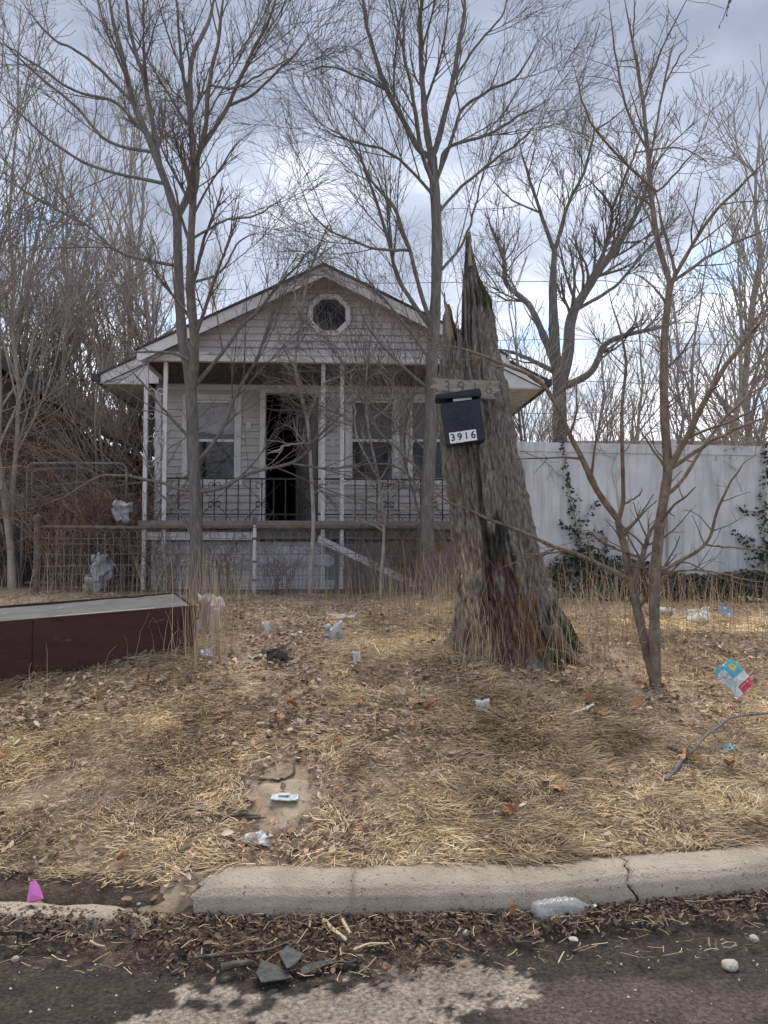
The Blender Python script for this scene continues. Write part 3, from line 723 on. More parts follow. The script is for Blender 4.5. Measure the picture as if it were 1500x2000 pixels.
    def blob(cx_, cy_, rx, ry_, sd): return np.clip((1 - np.sqrt(((px - cx_) / rx) ** 2 + ((py - cy_) / ry_) ** 2) + 1.6 * (fbm(tw * 9, hgt * 5, seed=sd) - .5)) * 2.5, 0, 1)[..., None] * (S < .2)[..., None]
    def over(Cc, m, col, s=.5): return Cc * (1 - m) + m * np.array(col) * (1 - s + 2 * s * g2)
    Cc = over(Cc, blob(960, 1210, 70, 110, 103), (.125, .075, .066), .9)
    Cc = over(Cc, blob(1020, 1230, 40, 80, 109), (.16, .095, .055), .7)
    Cc = over(Cc, blob(902, 1150, 24, 110, 104), (.33, .26, .19), .8)
    Cc = over(Cc, blob(890, 1000, 8, 120, 108), (.25, .215, .175), .6)
    Cc = over(Cc, blob(925, 1250, 22, 60, 110), (.30, .24, .17), .5)
    Cc = over(Cc, blob(1085, 1255, 60, 70, 105), (.055, .055, .03), .5)
    Cc = over(Cc, blob(960, 1060, 34, 60, 112), (.05, .047, .042), .5)
    Cc = over(Cc, blob(945, 585, 34, 45, 106), (.09, .085, .055), .5)
    Cc = np.concatenate([Cc, np.broadcast_to(np.array([.16, .115, .08]), (nt, 5, 3))], 1)
    T = thing('tree_stump', 'tall splintered dead tree stump leaning left, with rotten reddish foot', 'tree stump', base)
    me = mesh_np('trunk', V - base, grid_faces(nt, V.shape[1], True), True, Cc.reshape(-1, 3))
    m = mat('stump_bark', (.60, .60, .60), (1.42, 1.40, 1.36), scale=60, rough=.95, bump=3.0, bscale=60, stretch=(1, 1, .3), lo=.36, hi=.64, attr='tint', spec=.15)
    link('trunk', me, m, T)
    # loose splinters
    ms = mat('splintered_wood', (.14, .115, .095), (.27, .22, .17), scale=20, rough=.95, stretch=(1, 1, .1))
    for (tx, ty, bx, by, w) in [(903, 524, 914, 620, 15), (868, 572, 884, 690, 20), (872, 690, 866, 765, 12), (860, 722, 868, 790, 14), (951, 560, 948, 615, 12), (893, 620, 898, 690, 10), (917, 446, 919, 520, 9)]:
        a = at(tx, ty, SD - .03); b = at(bx, by, SD - .09); n = 7; P = a + (b - a) * np.linspace(0, 1, n)[:, None]
        P[1:-1] += .006 * rng.normal(size=(n - 2, 3)); R = w / 2 / F * SD * np.linspace(.12, 1, n) * (1 + .25 * rng.normal(size=n)).clip(.6, 1.4)
        MB().tube(P - base, R, 5).build('splinter', ms, T)
    # buttress roots
    for (a, b, r0, r1) in [((905, 1235), (878, 1300), 26, 10), ((1075, 1225), (1140, 1292), 30, 8), ((970, 1250), (965, 1310), 30, 14)]:
        p0 = at(a[0], a[1], SD - .22); p2 = at(b[0], b[1], SD - .34); p2[2] = float(ground(p2[0], p2[1])) - .02
        P = catmull([p0, (p0 + p2) / 2 + np.array([0, -.01, -.03]), p2], 9); R = np.linspace(r0, r1, 9) / F * SD * (1 + .12 * rng.normal(size=9))
        MB().tube(P - base, R * .6, 9).build('root', mat('rotten_root', (.10, .065, .05), (.19, .13, .095), scale=25, rough=.95, bump=1.5, bscale=40, stretch=(1, 1, .3)), T, smooth=True)
stump()

def text_mesh(txt, size, depth, bold=0.0):
    cu = bpy.data.curves.new('digits', 'FONT'); cu.body = txt; cu.size = size; cu.extrude = depth; cu.offset = bold
    cu.align_x = 'CENTER'; cu.align_y = 'CENTER'
    o = bpy.data.objects.new('digits', cu); COL.objects.link(o)
    bpy.context.view_layer.update()
    me = bpy.data.meshes.new_from_object(o.evaluated_get(bpy.context.evaluated_depsgraph_get())); bpy.data.objects.remove(o); me.name = 'digit'
    return me

def mailbox():
    c = at(904, 826, 5.06); q = 5.06 / F
    T = thing('mailbox', 'black metal mailbox with its lid ajar and white 3916 stickers, on the stump', 'mailbox', c, rot=(math.radians(-3), math.radians(-7), 0))
    mb_ = mat('black_painted_metal', (.008, .010, .016), (.016, .019, .028), scale=12, rough=.5, spec=.35)
    w, h = 76 * q / 2, 84 * q / 2
    body = MB().prism([(-w, -h), (w, -h), (w, h), (-w, h)], -.05, .07).mesh('body')
    bm = bmesh.new(); bm.from_mesh(body); bmesh.ops.bevel(bm, geom=bm.edges[:], offset=.008, segments=2, affect='EDGES', profile=.5); bm.to_mesh(body); bm.free()
    link('body', body, mb_, T)
    # round cast emblem
    em = MB(); rr = 24 * q
    def ring(r, t):
        P = [(r * math.cos(a), -.052, .02 + r * math.sin(a)) for a in np.linspace(0, 2 * math.pi, 25)]; em.tube(P, t, 5)
    ring(rr, .0022); ring(rr * .62, .0018); ring(rr * .25, .0018)
    for i in range(8):
        a = i * math.pi / 4; em.tube([(rr * .25 * math.cos(a), -.052, .02 + rr * .25 * math.sin(a)), (rr * math.cos(a), -.052, .02 + rr * math.sin(a))], .0016, 4)
    em.build('emblem', mat('dark_relief', (.03, .032, .04), rough=.4, spec=.4), T)
    lid = MB().prism([(-w - .03, h + .022), (w + .012, h + .010), (w + .004, h + .062), (-w - .035, h + .052)], -.075, .07).mesh('lid')
    bm = bmesh.new(); bm.from_mesh(lid); bmesh.ops.bevel(bm, geom=bm.edges[:], offset=.006, segments=2, affect='EDGES'); bm.to_mesh(lid); bm.free()
    link('lid', lid, mb_, T)
    MB().box(-w * .45, w * .5, -.035, -.030, h - .01, h + .026, Matrix.Rotation(math.radians(4), 4, 'Y')).build('letter', mat('white_paper', (.78, .77, .75), rough=.8), T)
    sw = 53 * q / 4; st_m = mat('white_sticker', (.80, .80, .79), (.70, .69, .67), scale=20, rough=.6); dk = mat('sticker_black', (.01, .01, .01), rough=.6); dw = mat('worn_print', (.03, .03, .03), (.45, .45, .43), scale=60, rough=.7, lo=.5, hi=.7)
    for i, ch in enumerate('3916'):
        x = -w + .022 + sw * (i + .5); z = -h + .020 + random.uniform(-.001, .001) + i * .001
        s = MB().box(x - sw / 2 + .0004, x + sw / 2 - .0004, -.0535, -.0512, z - .036 + .02, z + .036 + .02).build('number_sticker', st_m, T)
        me = text_mesh(ch, .066, .0006, .0012)
        link('digit', me, dw if ch == '1' else dk, s, (x, -.0545, z + .02), (math.pi / 2, 0, 0))
    # the 1 is half peeled off
    for i in (-1, 1):
        P = [(i * .055 - .01 + 0 * a, -.02 + .0, -h - .002 - .07 * a) for a in np.linspace(0, 1, 6)] + [(i * .055 - .01 + .018 * math.sin(b), -.02, -h - .072 - .018 * (1 - math.cos(b)) + .0) for b in (.6, 1.2, 1.9)]
        MB().tube(P, .004, 6).build('newspaper_hook', mb_, T)
mailbox()

def address_plank():
    Y = 5.13; c = at(909, 760, Y); q = Y / F
    T = thing('address_plank', 'weathered wooden plank with notched ends carved 3916, nailed above the mailbox', 'sign', c, rot=(0, math.radians(2.6), 0))
    def P(x, y): return ((x - 909) * q, (760 - y) * q)
    poly = [P(*p) for p in [(841, 742), (975, 742), (966, 752), (979, 760), (962, 768), (972, 778), (905, 777), (842, 775), (856, 767), (838, 760), (853, 751)]]
    m = mat('grey_weathered_wood', (.24, .215, .18), (.38, .345, .295), scale=14, rough=.95, bump=1, bscale=30, stretch=(.25, 1, 2.5), c3=(.14, .12, .10), c3lo=.55, c3hi=.68, c3scale=10, c3stretch=(.4, 1, 2))
    me = MB().prism(poly, -.014, .014).mesh('board')
    link('board', me, m, T)
    md = mat('carved_dark', (.10, .08, .065), (.20, .165, .13), scale=30, rough=.95)
    for i, ch in enumerate('3916'):
        x = (872 + i * 27.5 - 909) * q
        link('carved_digit', text_mesh(ch, .115, .001, -.0015), md, T, (x, -.0152, .004), (math.pi / 2, 0, 0))
    for x, z in ((-.12, .048), (.16, .05)):
        MB().tube([(x, -.012, z), (x, -.03, z + .012)], .003, 5).build('nail', M_gate, T)
address_plank()

# ------------------------------------------------------------------ trees drawn limb by limb
def px_limb_3d(limbs, D, seed, spread=.45, n=16, wob=.012):
    g = np.random.default_rng(seed); out = []; known = []
    for li, (pts, w0, w1) in enumerate(limbs):
        P2 = catmull([(a, b, 0) for a, b in pts], n)[:, :2]
        if li == 0: d0 = D
        else:
            A0 = np.concatenate([k[0] for k in known]); near = A0[np.argmin(((A0 - np.array(pts[0])) ** 2).sum(1))]
            if np.hypot(*(near - np.array(pts[0]))) < 60: P2 = catmull([(near[0], near[1], 0)] + [(a, b, 0) for a, b in pts[1:]], n)[:, :2]
            A = np.concatenate([k[0] for k in known]); Dd = np.concatenate([k[1] for k in known])
            d0 = Dd[np.argmin(((A - P2[0]) ** 2).sum(1))]
        ln = np.concatenate([[0], np.cumsum(np.linalg.norm(np.diff(P2, axis=0), axis=1))]) * D / F
        sl = 0 if li == 0 else g.uniform(-spread, spread)
        Y = d0 + sl * ln + .06 * (vnoise(ln * 2, ln * 0 + li, seed=seed) - .5) * np.clip(ln, 0, 1)
        P3 = np.array([at(a, b, y) for (a, b), y in zip(P2, Y)])
        if li: P3[1:] += wob * g.normal(size=P3[1:].shape) * np.linspace(.3, 1, n - 1)[:, None]
        R = np.linspace(1, 0, n) ** .8 * (w0 - w1) + w1; R = R / 2 / F * Y; R[-4:] *= np.array([.85, .65, .45, .25]) if li > 1 else 1.0
        known.append((P2, Y)); out.append((P3, R))
    return np.stack([o[0] for o in out]), np.stack([o[1] for o in out])

def drawn_tree(name, label, limbs, D, seed, bark, twig, lv, spread=.45, cat='tree', sides=9, base_z=None, flare=None, wob=.008):
    g = np.random.default_rng(seed + 1)
    P, R = px_limb_3d(limbs, D, seed, spread, wob=wob)
    b = P[0, 0].copy(); gz = float(ground(b[0], b[1])) if base_z is None else base_z
    P[0, 0, 2] = gz - .15
    b[2] = gz
    T = thing(name, label, cat, b)
    # smooth the trunk a bit more and roughen its girth
    Pn = np.stack([catmull(p, 40) for p in P]); Rn = np.stack([np.interp(np.linspace(0, 1, 40), np.linspace(0, 1, R.shape[1]), r) for r in R])
    Rn = Rn * (1 + .05 * g.normal(size=Rn.shape))
    if flare: Rn[0, :4] *= np.array(flare)
    link('trunk', tubes_mesh('trunk', [(Pn, Rn, sides)], b), bark, T)
    gr = []; cur = (P[1:], R[1:]) if len(P) > 6 and not name.startswith('young') else (P, R)
    for i, kw in enumerate(lv):
        kw = dict(kw); sd = kw.pop('sides', 4 if i == 0 else 3)
        cur = spawn(*cur, g=g, **kw); gr.append((cur[0], cur[1], sd))
    link('crown', tubes_mesh('crown', gr, b), twig, T)
    return T

L_LEFT = [
 ([(384, 1158), (382, 1000), (376, 850), (371, 740), (356, 660), (350, 560), (346, 440), (346, 424)], 27.54, 16.83),
 ([(374, 760), (380, 680), (371, 560), (374, 480), (376, 380), (380, 320)], 20.655, 12.24),
 ([(346, 424), (320, 348), (294, 280), (260, 196), (240, 120), (224, 52), (200, -60)], 16.83, 5.355),
 ([(312, 332), (296, 228), (280, 148), (256, 72), (240, -70)], 11.475, 4.59),
 ([(348, 420), (366, 385), (380, 332), (372, 240), (372, 132), (384, 92), (408, 40), (430, -60)], 15.3, 4.59),
 ([(372, 240), (352, 100), (342, -60)], 7.65, 3.825),
 ([(380, 318), (400, 260), (408, 160), (428, 60), (440, -70)], 10.71, 3.825),
 ([(390, 300), (440, 216), (480, 128), (520, 52), (560, -60)], 9.18, 3.825),
 ([(284, 262), (224, 200), (152, 180), (60, 120), (-40, 60)], 6.885, 3.06),
 ([(260, 190), (168, 112), (100, 72), (30, -10)], 6.885, 3.06),
 ([(298, 352), (236, 340), (172, 320), (80, 260), (-20, 160)], 6.885, 3.06),
 ([(340, 536), (240, 496), (168, 440), (80, 392), (-20, 330)], 6.885, 3.06),
 ([(294, 290), (212, 276), (140, 200), (52, 128), (-30, 40)], 6.885, 3.06),
 ([(440, 216), (500, 180), (560, 120), (620, 60)], 6.12, 2.295),
 ([(408, 160), (460, 170), (520, 140), (590, 100)], 5.355, 2.295),
 ([(370, 965), (333, 950), (293, 937), (200, 930), (120, 975), (60, 990)], 6.885, 2.295),
 ([(393, 980), (433, 953), (493, 923), (577, 900), (620, 855), (690, 790)], 9.18, 3.06),
 ([(395, 920), (427, 850), (463, 767), (507, 687), (537, 603), (570, 540)], 8.415, 3.06),
 ([(390, 760), (420, 707), (470, 640), (513, 597), (560, 540), (640, 460)], 8.415, 3.06),
 ([(372, 700), (330, 690), (260, 688), (190, 690)], 6.885, 2.295),
 ([(370, 880), (320, 800), (270, 740), (230, 690)], 6.885, 2.295),
 ([(385, 1040), (350, 1000), (310, 960), (280, 890)], 6.12, 2.295),
 ([(376, 480), (440, 430), (500, 420), (560, 380)], 5.355, 2.295),
 ([(372, 560), (430, 530), (470, 470), (520, 450)], 5.355, 2.295),
 ([(560, 905), (640, 915), (700, 905), (760, 880)], 4.59, 2.295),
]
LV_A = [dict(count=140, L=(.7, 1.9), ang=(18, 40), up=.45, n=7, rk=.48, rmin=.0035, wob=.07, t=(.2, 1)),
        dict(count=1150, L=(.4, 1.15), ang=(18, 45), up=.35, n=6, rk=.6, rmin=.0026, wob=.12),
        dict(count=5200, L=(.2, .6), ang=(22, 55), up=.2, n=5, rk=.7, rmin=.0018, wob=.17)]
drawn_tree('bare_tree', 'bare dark two-stemmed tree standing before the left end of the porch', L_LEFT, 9.55, 11, M_bark, M_twig, LV_A, flare=(1.35, 1.15, 1.05, 1))

L_MID = [
 ([(838, 1170), (834, 1000), (840, 850), (844, 700), (849, 620), (852, 560), (854, 480), (852, 420), (848, 350), (844, 308)], 28.305, 19.125),
 ([(844, 312), (834, 260), (826, 180), (822, 80), (822, -70)], 14.535, 5.355),
 ([(848, 320), (854, 280), (870, 220), (884, 160), (894, 100), (906, 40), (908, -70)], 13.005, 4.59),
 ([(840, 330), (822, 296), (790, 240), (758, 180), (730, 100), (714, 40), (700, -60)], 12.24, 4.59),
 ([(840, 365), (826, 304), (814, 240), (806, 180), (790, 100), (794, -60)], 9.945, 3.825),
 ([(856, 360), (882, 272), (902, 216), (950, 180), (1010, 148), (1060, 60)], 8.415, 3.06),
 ([(852, 340), (874, 290), (950, 264), (1010, 228), (1080, 190)], 7.65, 3.06),
 ([(858, 420), (890, 376), (950, 324), (1010, 280), (1070, 220)], 6.885, 3.06),
 ([(840, 630), (818, 560), (798, 480), (766, 400), (726, 352), (682, 276), (610, 232)], 9.945, 3.06),
 ([(836, 650), (782, 552), (762, 480), (730, 380), (706, 304), (690, 230)], 9.18, 3.06),
 ([(842, 396), (810, 340), (754, 296), (674, 272), (600, 240)], 6.885, 3.06),
 ([(790, 500), (730, 484), (630, 440), (590, 380)], 6.12, 2.295),
 ([(758, 180), (700, 150), (640, 130), (580, 150)], 5.355, 2.295),
 ([(884, 160), (930, 90), (980, 30), (1000, -40)], 6.12, 2.295),
 ([(836, 720), (780, 620), (730, 560), (690, 500)], 6.12, 2.295),
 ([(836, 780), (790, 720), (720, 640), (690, 560)], 6.12, 2.295),
 ([(834, 940), (780, 880), (730, 830), (690, 740)], 6.12, 2.295),
 ([(838, 980), (800, 930), (740, 905), (640, 920)], 5.355, 2.295),
 ([(842, 860), (880, 780), (890, 640), (905, 560)], 6.12, 2.295),
 ([(836, 1060), (812, 980), (790, 880), (800, 760)], 6.12, 2.295),
 ([(852, 540), (900, 480), (930, 400), (950, 300)], 6.12, 2.295),
 ([(832, 900), (740, 800), (700, 760), (660, 750)], 4.59, 2.295),
]
drawn_tree('bare_tree', 'bare single-trunked tree between the porch and the broken stump', L_MID, 9.4, 23, M_bark, M_twig, LV_A, flare=(1.3, 1.12, 1.05, 1))

L_SAP = [
 ([(1280, 1335), (1278, 1180), (1281, 1100), (1287, 1050), (1291, 1000), (1301, 950), (1305, 905), (1300, 850), (1297, 780), (1298, 660), (1306, 580), (1309, 554)], 23.4, 12.75),
 ([(1264, 1325), (1258, 1250), (1245, 1190), (1232, 1130), (1216, 1050), (1208, 1015)], 19.8, 12.75),
 ([(1309, 554), (1283, 462), (1272, 374), (1261, 246), (1247, 141), (1234, 79), (1216, -30)], 11.7, 3.4),
 ([(1310, 550), (1318, 530), (1300, 460), (1288, 410), (1278, 360)], 7.2, 3.4),
 ([(1316, 540), (1379, 435), (1450, 361), (1520, 290)], 8.1, 3.4),
 ([(1312, 556), (1406, 488), (1520, 440)], 7.2, 3.4),
 ([(1261, 200), (1296, 88), (1350, -20)], 4.5, 2.55), ([(1276, 340), (1296, 172), (1320, 62)], 5.4, 2.55), ([(1296, 172), (1346, 79)], 3.6, 2.125),
 ([(1268, 310), (1223, 211), (1203, 110), (1188, -10)], 5.4, 2.55), ([(1272, 374), (1164, 255), (1113, 114)], 6.3, 2.55), ([(1239, 90), (1241, -20)], 3.6, 2.125),
 ([(1302, 912), (1318, 895), (1340, 857), (1377, 783), (1428, 700), (1520, 590)], 13.5, 6.8),
 ([(1310, 908), (1363, 880), (1417, 847), (1520, 805)], 9, 4.25),
 ([(1294, 995), (1333, 937), (1383, 857), (1443, 790), (1520, 730)], 8.1, 4.25),
 ([(1208, 1018), (1163, 953), (1133, 887), (1110, 843), (1083, 787), (1050, 743), (988, 713), (900, 682), (822, 667)], 13.5, 2.55),
 ([(1208, 1018), (1217, 980), (1215, 880), (1216, 780), (1222, 704), (1205, 620), (1180, 540)], 9, 2.55),
 ([(1240, 1140), (1253, 1090), (1267, 1047), (1284, 1010)], 10.8, 7.65),
 ([(1232, 1132), (1150, 1093), (1083, 1067), (1043, 1050), (1000, 1030), (960, 1015), (872, 976), (800, 933)], 9.9, 2.55),
 ([(1286, 1128), (1333, 1093), (1380, 1060), (1403, 993), (1433, 933), (1457, 903), (1490, 875)], 8.1, 2.55),
 ([(1375, 1066), (1440, 1070), (1520, 1078)], 4.5, 2.55), ([(1286, 1112), (1367, 1113), (1450, 1130), (1520, 1145)], 4.5, 2.125),
 ([(1254, 1090), (1200, 1070), (1150, 1040), (1120, 1030)], 6.3, 2.55), ([(1090, 795), (1098, 770), (1112, 740)], 6.3, 3.4),
 ([(1298, 930), (1270, 870), (1245, 830)], 5.4, 2.55), ([(1284, 1135), (1262, 1120), (1256, 1090), (1262, 1072)], 7.2, 4.25),
 ([(1217, 985), (1250, 965), (1252, 950)], 4.5, 2.55), ([(1083, 1067), (1000, 1100), (960, 1120)], 2.7, 1.7), ([(872, 976), (820, 990), (740, 1012)], 3.6, 1.7),
 ([(1284, 470), (1255, 400), (1210, 340)], 4.5, 2.55),
]
LV_S = [dict(count=190, L=(.15, .6), ang=(35, 65), up=.25, n=5, rk=.5, rmin=.0022, wob=.14, t=(.15, 1)),
        dict(count=300, L=(.06, .22), ang=(30, 60), up=.1, n=4, rk=.6, rmin=.0016, wob=.2)]
drawn_tree('young_tree', 'young two-stemmed tree with smooth tan bark in the grass before the white fence', L_SAP, 4.85, 31, M_bark2, M_twig2, LV_S, spread=.35, sides=10, wob=.004)

L_BACK = [
 ([(1094, 1000), (1094, 860), (1093, 780), (1090, 730), (1085, 704), (1080, 572), (1083, 493)], 40.392, 10.8),
 ([(1098, 760), (1110, 690), (1118, 616), (1164, 537), (1208, 475), (1252, 396), (1270, 330)], 25.704, 3.6),
 ([(1083, 493), (1054, 409), (1028, 330), (1010, 260)], 9.18, 3), ([(1083, 493), (1111, 396), (1138, 343), (1160, 262), (1150, 220)], 8.568, 3),
 ([(1140, 590), (1180, 490), (1195, 418), (1173, 374), (1138, 343)], 9.792, 3.6), ([(1195, 418), (1215, 360), (1240, 300), (1260, 240)], 6.12, 2.4),
 ([(1090, 740), (1054, 638), (1028, 590), (988, 554), (984, 506), (957, 440), (950, 400)], 15.912, 3.6),
 ([(1104, 775), (1155, 726), (1182, 673), (1234, 651), (1290, 640), (1340, 620)], 15.912, 3.6),
 ([(1085, 735), (1019, 695), (970, 680)], 11.016, 4.8), ([(1110, 620), (1122, 540), (1105, 460)], 7.956, 3),
 ([(1252, 396), (1300, 360), (1370, 280)], 4.896, 2.4), ([(1208, 475), (1250, 470), (1300, 440)], 4.284, 2.4), ([(1160, 262), (1200, 230), (1230, 200)], 3.672, 1.8),
 ([(1130, 600), (1200, 560), (1270, 480), (1330, 420)], 7.344, 3), ([(1054, 409), (1000, 390), (950, 340)], 4.284, 1.8), ([(1240, 300), (1330, 290), (1400, 330)], 3.672, 1.8),
]
LV_B = [dict(count=150, L=(.8, 2.0), ang=(22, 50), up=.7, n=6, rk=.4, rmin=.006, wob=.15, t=(.25, 1)),
        dict(count=900, L=(.4, 1.1), ang=(25, 50), up=.7, n=5, rk=.55, rmin=.0042, wob=.16),
        dict(count=3600, L=(.2, .55), ang=(25, 50), up=.6, n=4, rk=.7, rmin=.0034, wob=.18)]
drawn_tree('bare_tree', 'large spreading many-limbed bare tree behind the white fence', L_BACK, 15.0, 41, M_bark, M_twig, LV_B, spread=.5)

# slender saplings before the porch, and twigs reaching in at the frame's upper right
drawn_tree('slender_sapling', 'thin crooked pale sapling rising in front of the octagon gable window', [
 ([(604, 1160), (612, 1020), (606, 900), (600, 820), (580, 740), (578, 690), (590, 610), (602, 540), (640, 440)], 9, 3),
 ([(594, 800), (625, 760), (660, 735), (720, 715)], 6, 2.5), ([(582, 700), (560, 690), (540, 640)], 4, 2.5), ([(590, 610), (575, 560), (590, 500)], 4, 2.5), ([(604, 880), (560, 870), (520, 890)], 4, 2.5)],
 9.75, 51, M_thick, M_thick, [dict(count=40, L=(.2, .7), n=5, rk=.6, rmin=.0025, wob=.18), dict(count=150, L=(.15, .4), n=4, rk=.7, rmin=.002, wob=.2)])
drawn_tree('slender_sapling', 'thin upright sapling crossing the right-hand porch windows', [
 ([(742, 1160), (750, 1030), (738, 930), (720, 840), (714, 760), (724, 660), (740, 600)], 7, 3),
 ([(738, 930), (700, 860), (690, 790), (684, 730)], 4, 2.5), ([(744, 980), (790, 920), (800, 830), (786, 760)], 4, 2.5), ([(720, 840), (760, 790), (770, 730)], 4, 2.5)],
 9.7, 53, M_thick, M_thick, [dict(count=46, L=(.2, .7), n=5, rk=.6, rmin=.0025, wob=.2), dict(count=170, L=(.15, .4), n=4, rk=.7, rmin=.002, wob=.2)])

# ------------------------------------------------------------------ thickets
def thicket_proto(seed, h, n1, spread, m, r0=.07, up=.5, stems=1):
    g = np.random.default_rng(seed); Ps, Rs = [], []
    for s in range(stems):
        n = 12; z = np.linspace(-.2, h * g.uniform(.8, 1), n); lean = g.normal(size=2) * spread * .25 + (g.normal(size=2) * .12 * h / 4 if stems > 1 else 0)
        wob = np.cumsum(g.normal(size=(n, 2)) * .05, 0)
        Ps.append(np.stack([lean[0] * z / h + wob[:, 0], lean[1] * z / h + wob[:, 1], z], -1)); Rs.append(r0 * np.linspace(1, .18, n) * g.uniform(.6, 1))
    P, R = np.stack(Ps), np.stack(Rs)
    a = spawn(P, R, n1, t=(.2, .98), L=(.22 * h, .42 * h), ang=(18, 42), up=up, n=7, rk=.55, rmin=.008, wob=.08, g=g)
    b = spawn(*a, n1 * 5, t=(.15, 1), L=(.10 * h, .2 * h), ang=(18, 45), up=up, n=5, rk=.6, rmin=.006, wob=.12, g=g)
    c = spawn(*b, n1 * 11, t=(.2, 1), L=(.05 * h, .10 * h), ang=(20, 45), up=up, n=4, rk=.7, rmin=.0048, wob=.14, g=g)
    tr = tubes_mesh('trunk', [(P, R, 7)]); cr = tubes_mesh('crown', [(a[0], a[1], 4), (b[0], b[1], 3), (c[0], c[1], 3)])
    tr.materials.append(m); cr.materials.append(m)
    return tr, cr
PRO = [thicket_proto(200 + i, h, n1, sp, M_thick, r0, .55, st) for i, (h, n1, sp, r0, st) in enumerate(
    [(6.6, 26, .9, .06, 1), (7.4, 28, .8, .065, 2), (5.6, 26, 1., .05, 2), (8.4, 30, 1., .085, 1), (4.6, 24, 1., .042, 3)])]
def thicket(name, label, group, spots, seed):
    g = random.Random(seed)
    for (px, Y, k, sc) in spots:
        x = (px - 750) / F * Y
        z = float(ground(x, Y)); o = thing(name, label, 'tree', (x, Y, z), g.uniform(0, 6.28), group)
        o.scale = (sc * g.uniform(.9, 1.1),) * 2 + (sc,)
        for nm, me in zip(('trunk', 'crown'), PRO[k]): link(nm, me, None, o)
g = random.Random(5)
left = []
for i, px in enumerate(range(-60, 345, 29)):
    left.append((px + g.uniform(-10, 10), g.choice([12.6, 13.6, 15, 17, 19]) + g.uniform(-.5, .5) + (1.2 if 250 < px else 0), g.choice([0, 1, 3, 1, 2]), g.uniform(.85, 1.12)))
for px in (-70, 20): left.append((px, 11.2, 1, 1.15))
thicket('thicket_tree', 'slender bare tree in the dense thicket left of the house', 'thicket trees left of the house', left, 1)
thicket('backyard_tree', 'bare tree top showing behind the house roof', 'trees behind the house', [(400, 23, 3, 1.05), (450, 25, 1, 1.1), (500, 24, 3, .95), (340, 22, 1, 1.05), (880, 24, 1, .9), (940, 23, 3, .85)], 2)
right = []
for px in range(960, 1580, 26):
    right.append((px + g.uniform(-12, 12), g.choice([14, 17, 20, 24, 28]) + g.uniform(-.6, .6), g.choice([0, 2, 4, 3, 1]), g.uniform(.62, .92)))
right += [(1480, 13, 3, .95), (1530, 12, 1, 1.1), (1440, 18, 3, 1.0)]
thicket('fence_line_tree', 'slender bare tree in the thicket behind the white fence', 'thicket trees behind the white fence', right, 3)

def bramble_proto(seed, h, n):
    g = np.random.default_rng(seed); k = 9
    th = g.uniform(0, 2 * math.pi, n); L = g.uniform(.6, 1.3, n) * h
    t = np.linspace(0, 1, k)[None]
    r = (t ** 1.5) * (L * g.uniform(.25, .8, n))[:, None]; z = (t - .42 * t ** 2.4 * g.uniform(.1, 1.6, n)[:, None]) * L[:, None]
    P = np.stack([np.cos(th)[:, None] * r, np.sin(th)[:, None] * r, z], -1) + g.normal(size=(n, 1, 3)) * np.array([.25, .25, 0]); P += .02 * np.cumsum(g.normal(size=P.shape), 1); P[:, 0, 2] = -.05
    R = np.linspace(.009, .004, k)[None] * np.ones((n, 1))
    b = spawn(P, R, n * 7, t=(.15, 1), L=(.25, .7), ang=(25, 65), up=.1, n=5, rk=.6, rmin=.0032, wob=.22, g=g)
    c = spawn(*b, n * 14, t=(.2, 1), L=(.10, .35), ang=(25, 65), up=.1, n=4, rk=.7, rmin=.0026, wob=.25, g=g)
    a_ = tubes_mesh('cane', [(P, R, 4)]); b_ = tubes_mesh('twigs', [(b[0], b[1], 3), (c[0], c[1], 3)])
    a_.materials.append(M_bram); b_.materials.append(M_bram); return a_, b_
BRA = [bramble_proto(300 + i, 1.9 + .3 * i, 26) for i in range(3)]
for i, (px, Y, k, sc) in enumerate([(20, 12.2, 2, 1.1), (75, 12.8, 2, 1.15), (120, 11.4, 1, 1.0), (165, 12.3, 2, 1.15), (205, 11.5, 1, 1.1), (240, 12.4, 2, 1.2), (262, 11.2, 0, 1.0), (285, 12.9, 2, 1.1), (145, 10.9, 0, .9), (-30, 11.6, 2, 1.1), (200, 14.2, 2, 1.2), (30, 14.5, 2, 1.2)]):
    x = (px - 750) / F * Y; o = thing('bramble_bush', 'tangled reddish bare bramble behind the wire fence', 'bush', (x, Y, float(ground(x, Y))), i * 1.3, 'brambles left of the house'); o.scale = (sc,) * 3
    for nm, me in zip(('canes', 'twigs'), BRA[k]): tag(link(nm, me, None, o), kind='stuff')
for i, (px, Y, k, sc) in enumerate([(1080, 11.2, 1, .8), (1190, 12, 1, .9), (1400, 11.5, 2, .9)]):
    x = (px - 750) / F * Y; o = thing('bramble_bush', 'bare brush poking up behind the white fence', 'bush', (x, Y, .8), i * 1.7, 'brush behind the white fence'); o.scale = (sc, sc, sc * 1.3)
    for nm, me in zip(('canes', 'twigs'), BRA[k]): tag(link(nm, me, None, o), kind='stuff')
for i, (px, Y, k, sc) in enumerate([(330, 10.35, 0, .62), (440, 10.4, 0, .55), (540, 10.3, 0, .5), (720, 10.35, 1, .55), (790, 10.3, 0, .62), (875, 10.2, 1, .6), (900, 9.0, 0, .5)]):
    x = (px - 750) / F * Y; o = thing('brush_clump', ['bare brush at the left corner of the porch', 'bare brush right of the two-stemmed tree, against the porch blocks', 'low bare brush left of the slender sapling by the porch', 'bare brush behind the sloping white board', 'bare brush by the lower end of the sloping white board', 'bare brush between the single-trunked tree and the stump', 'low bare brush close behind the broken stump'][i], 'bush', (x, Y, float(ground(x, Y))), i * 2.1, 'brush along the porch'); o.scale = (sc,) * 3
    for nm, me in zip(('canes', 'twigs'), BRA[k]): tag(link(nm, me, None, o), kind='stuff')

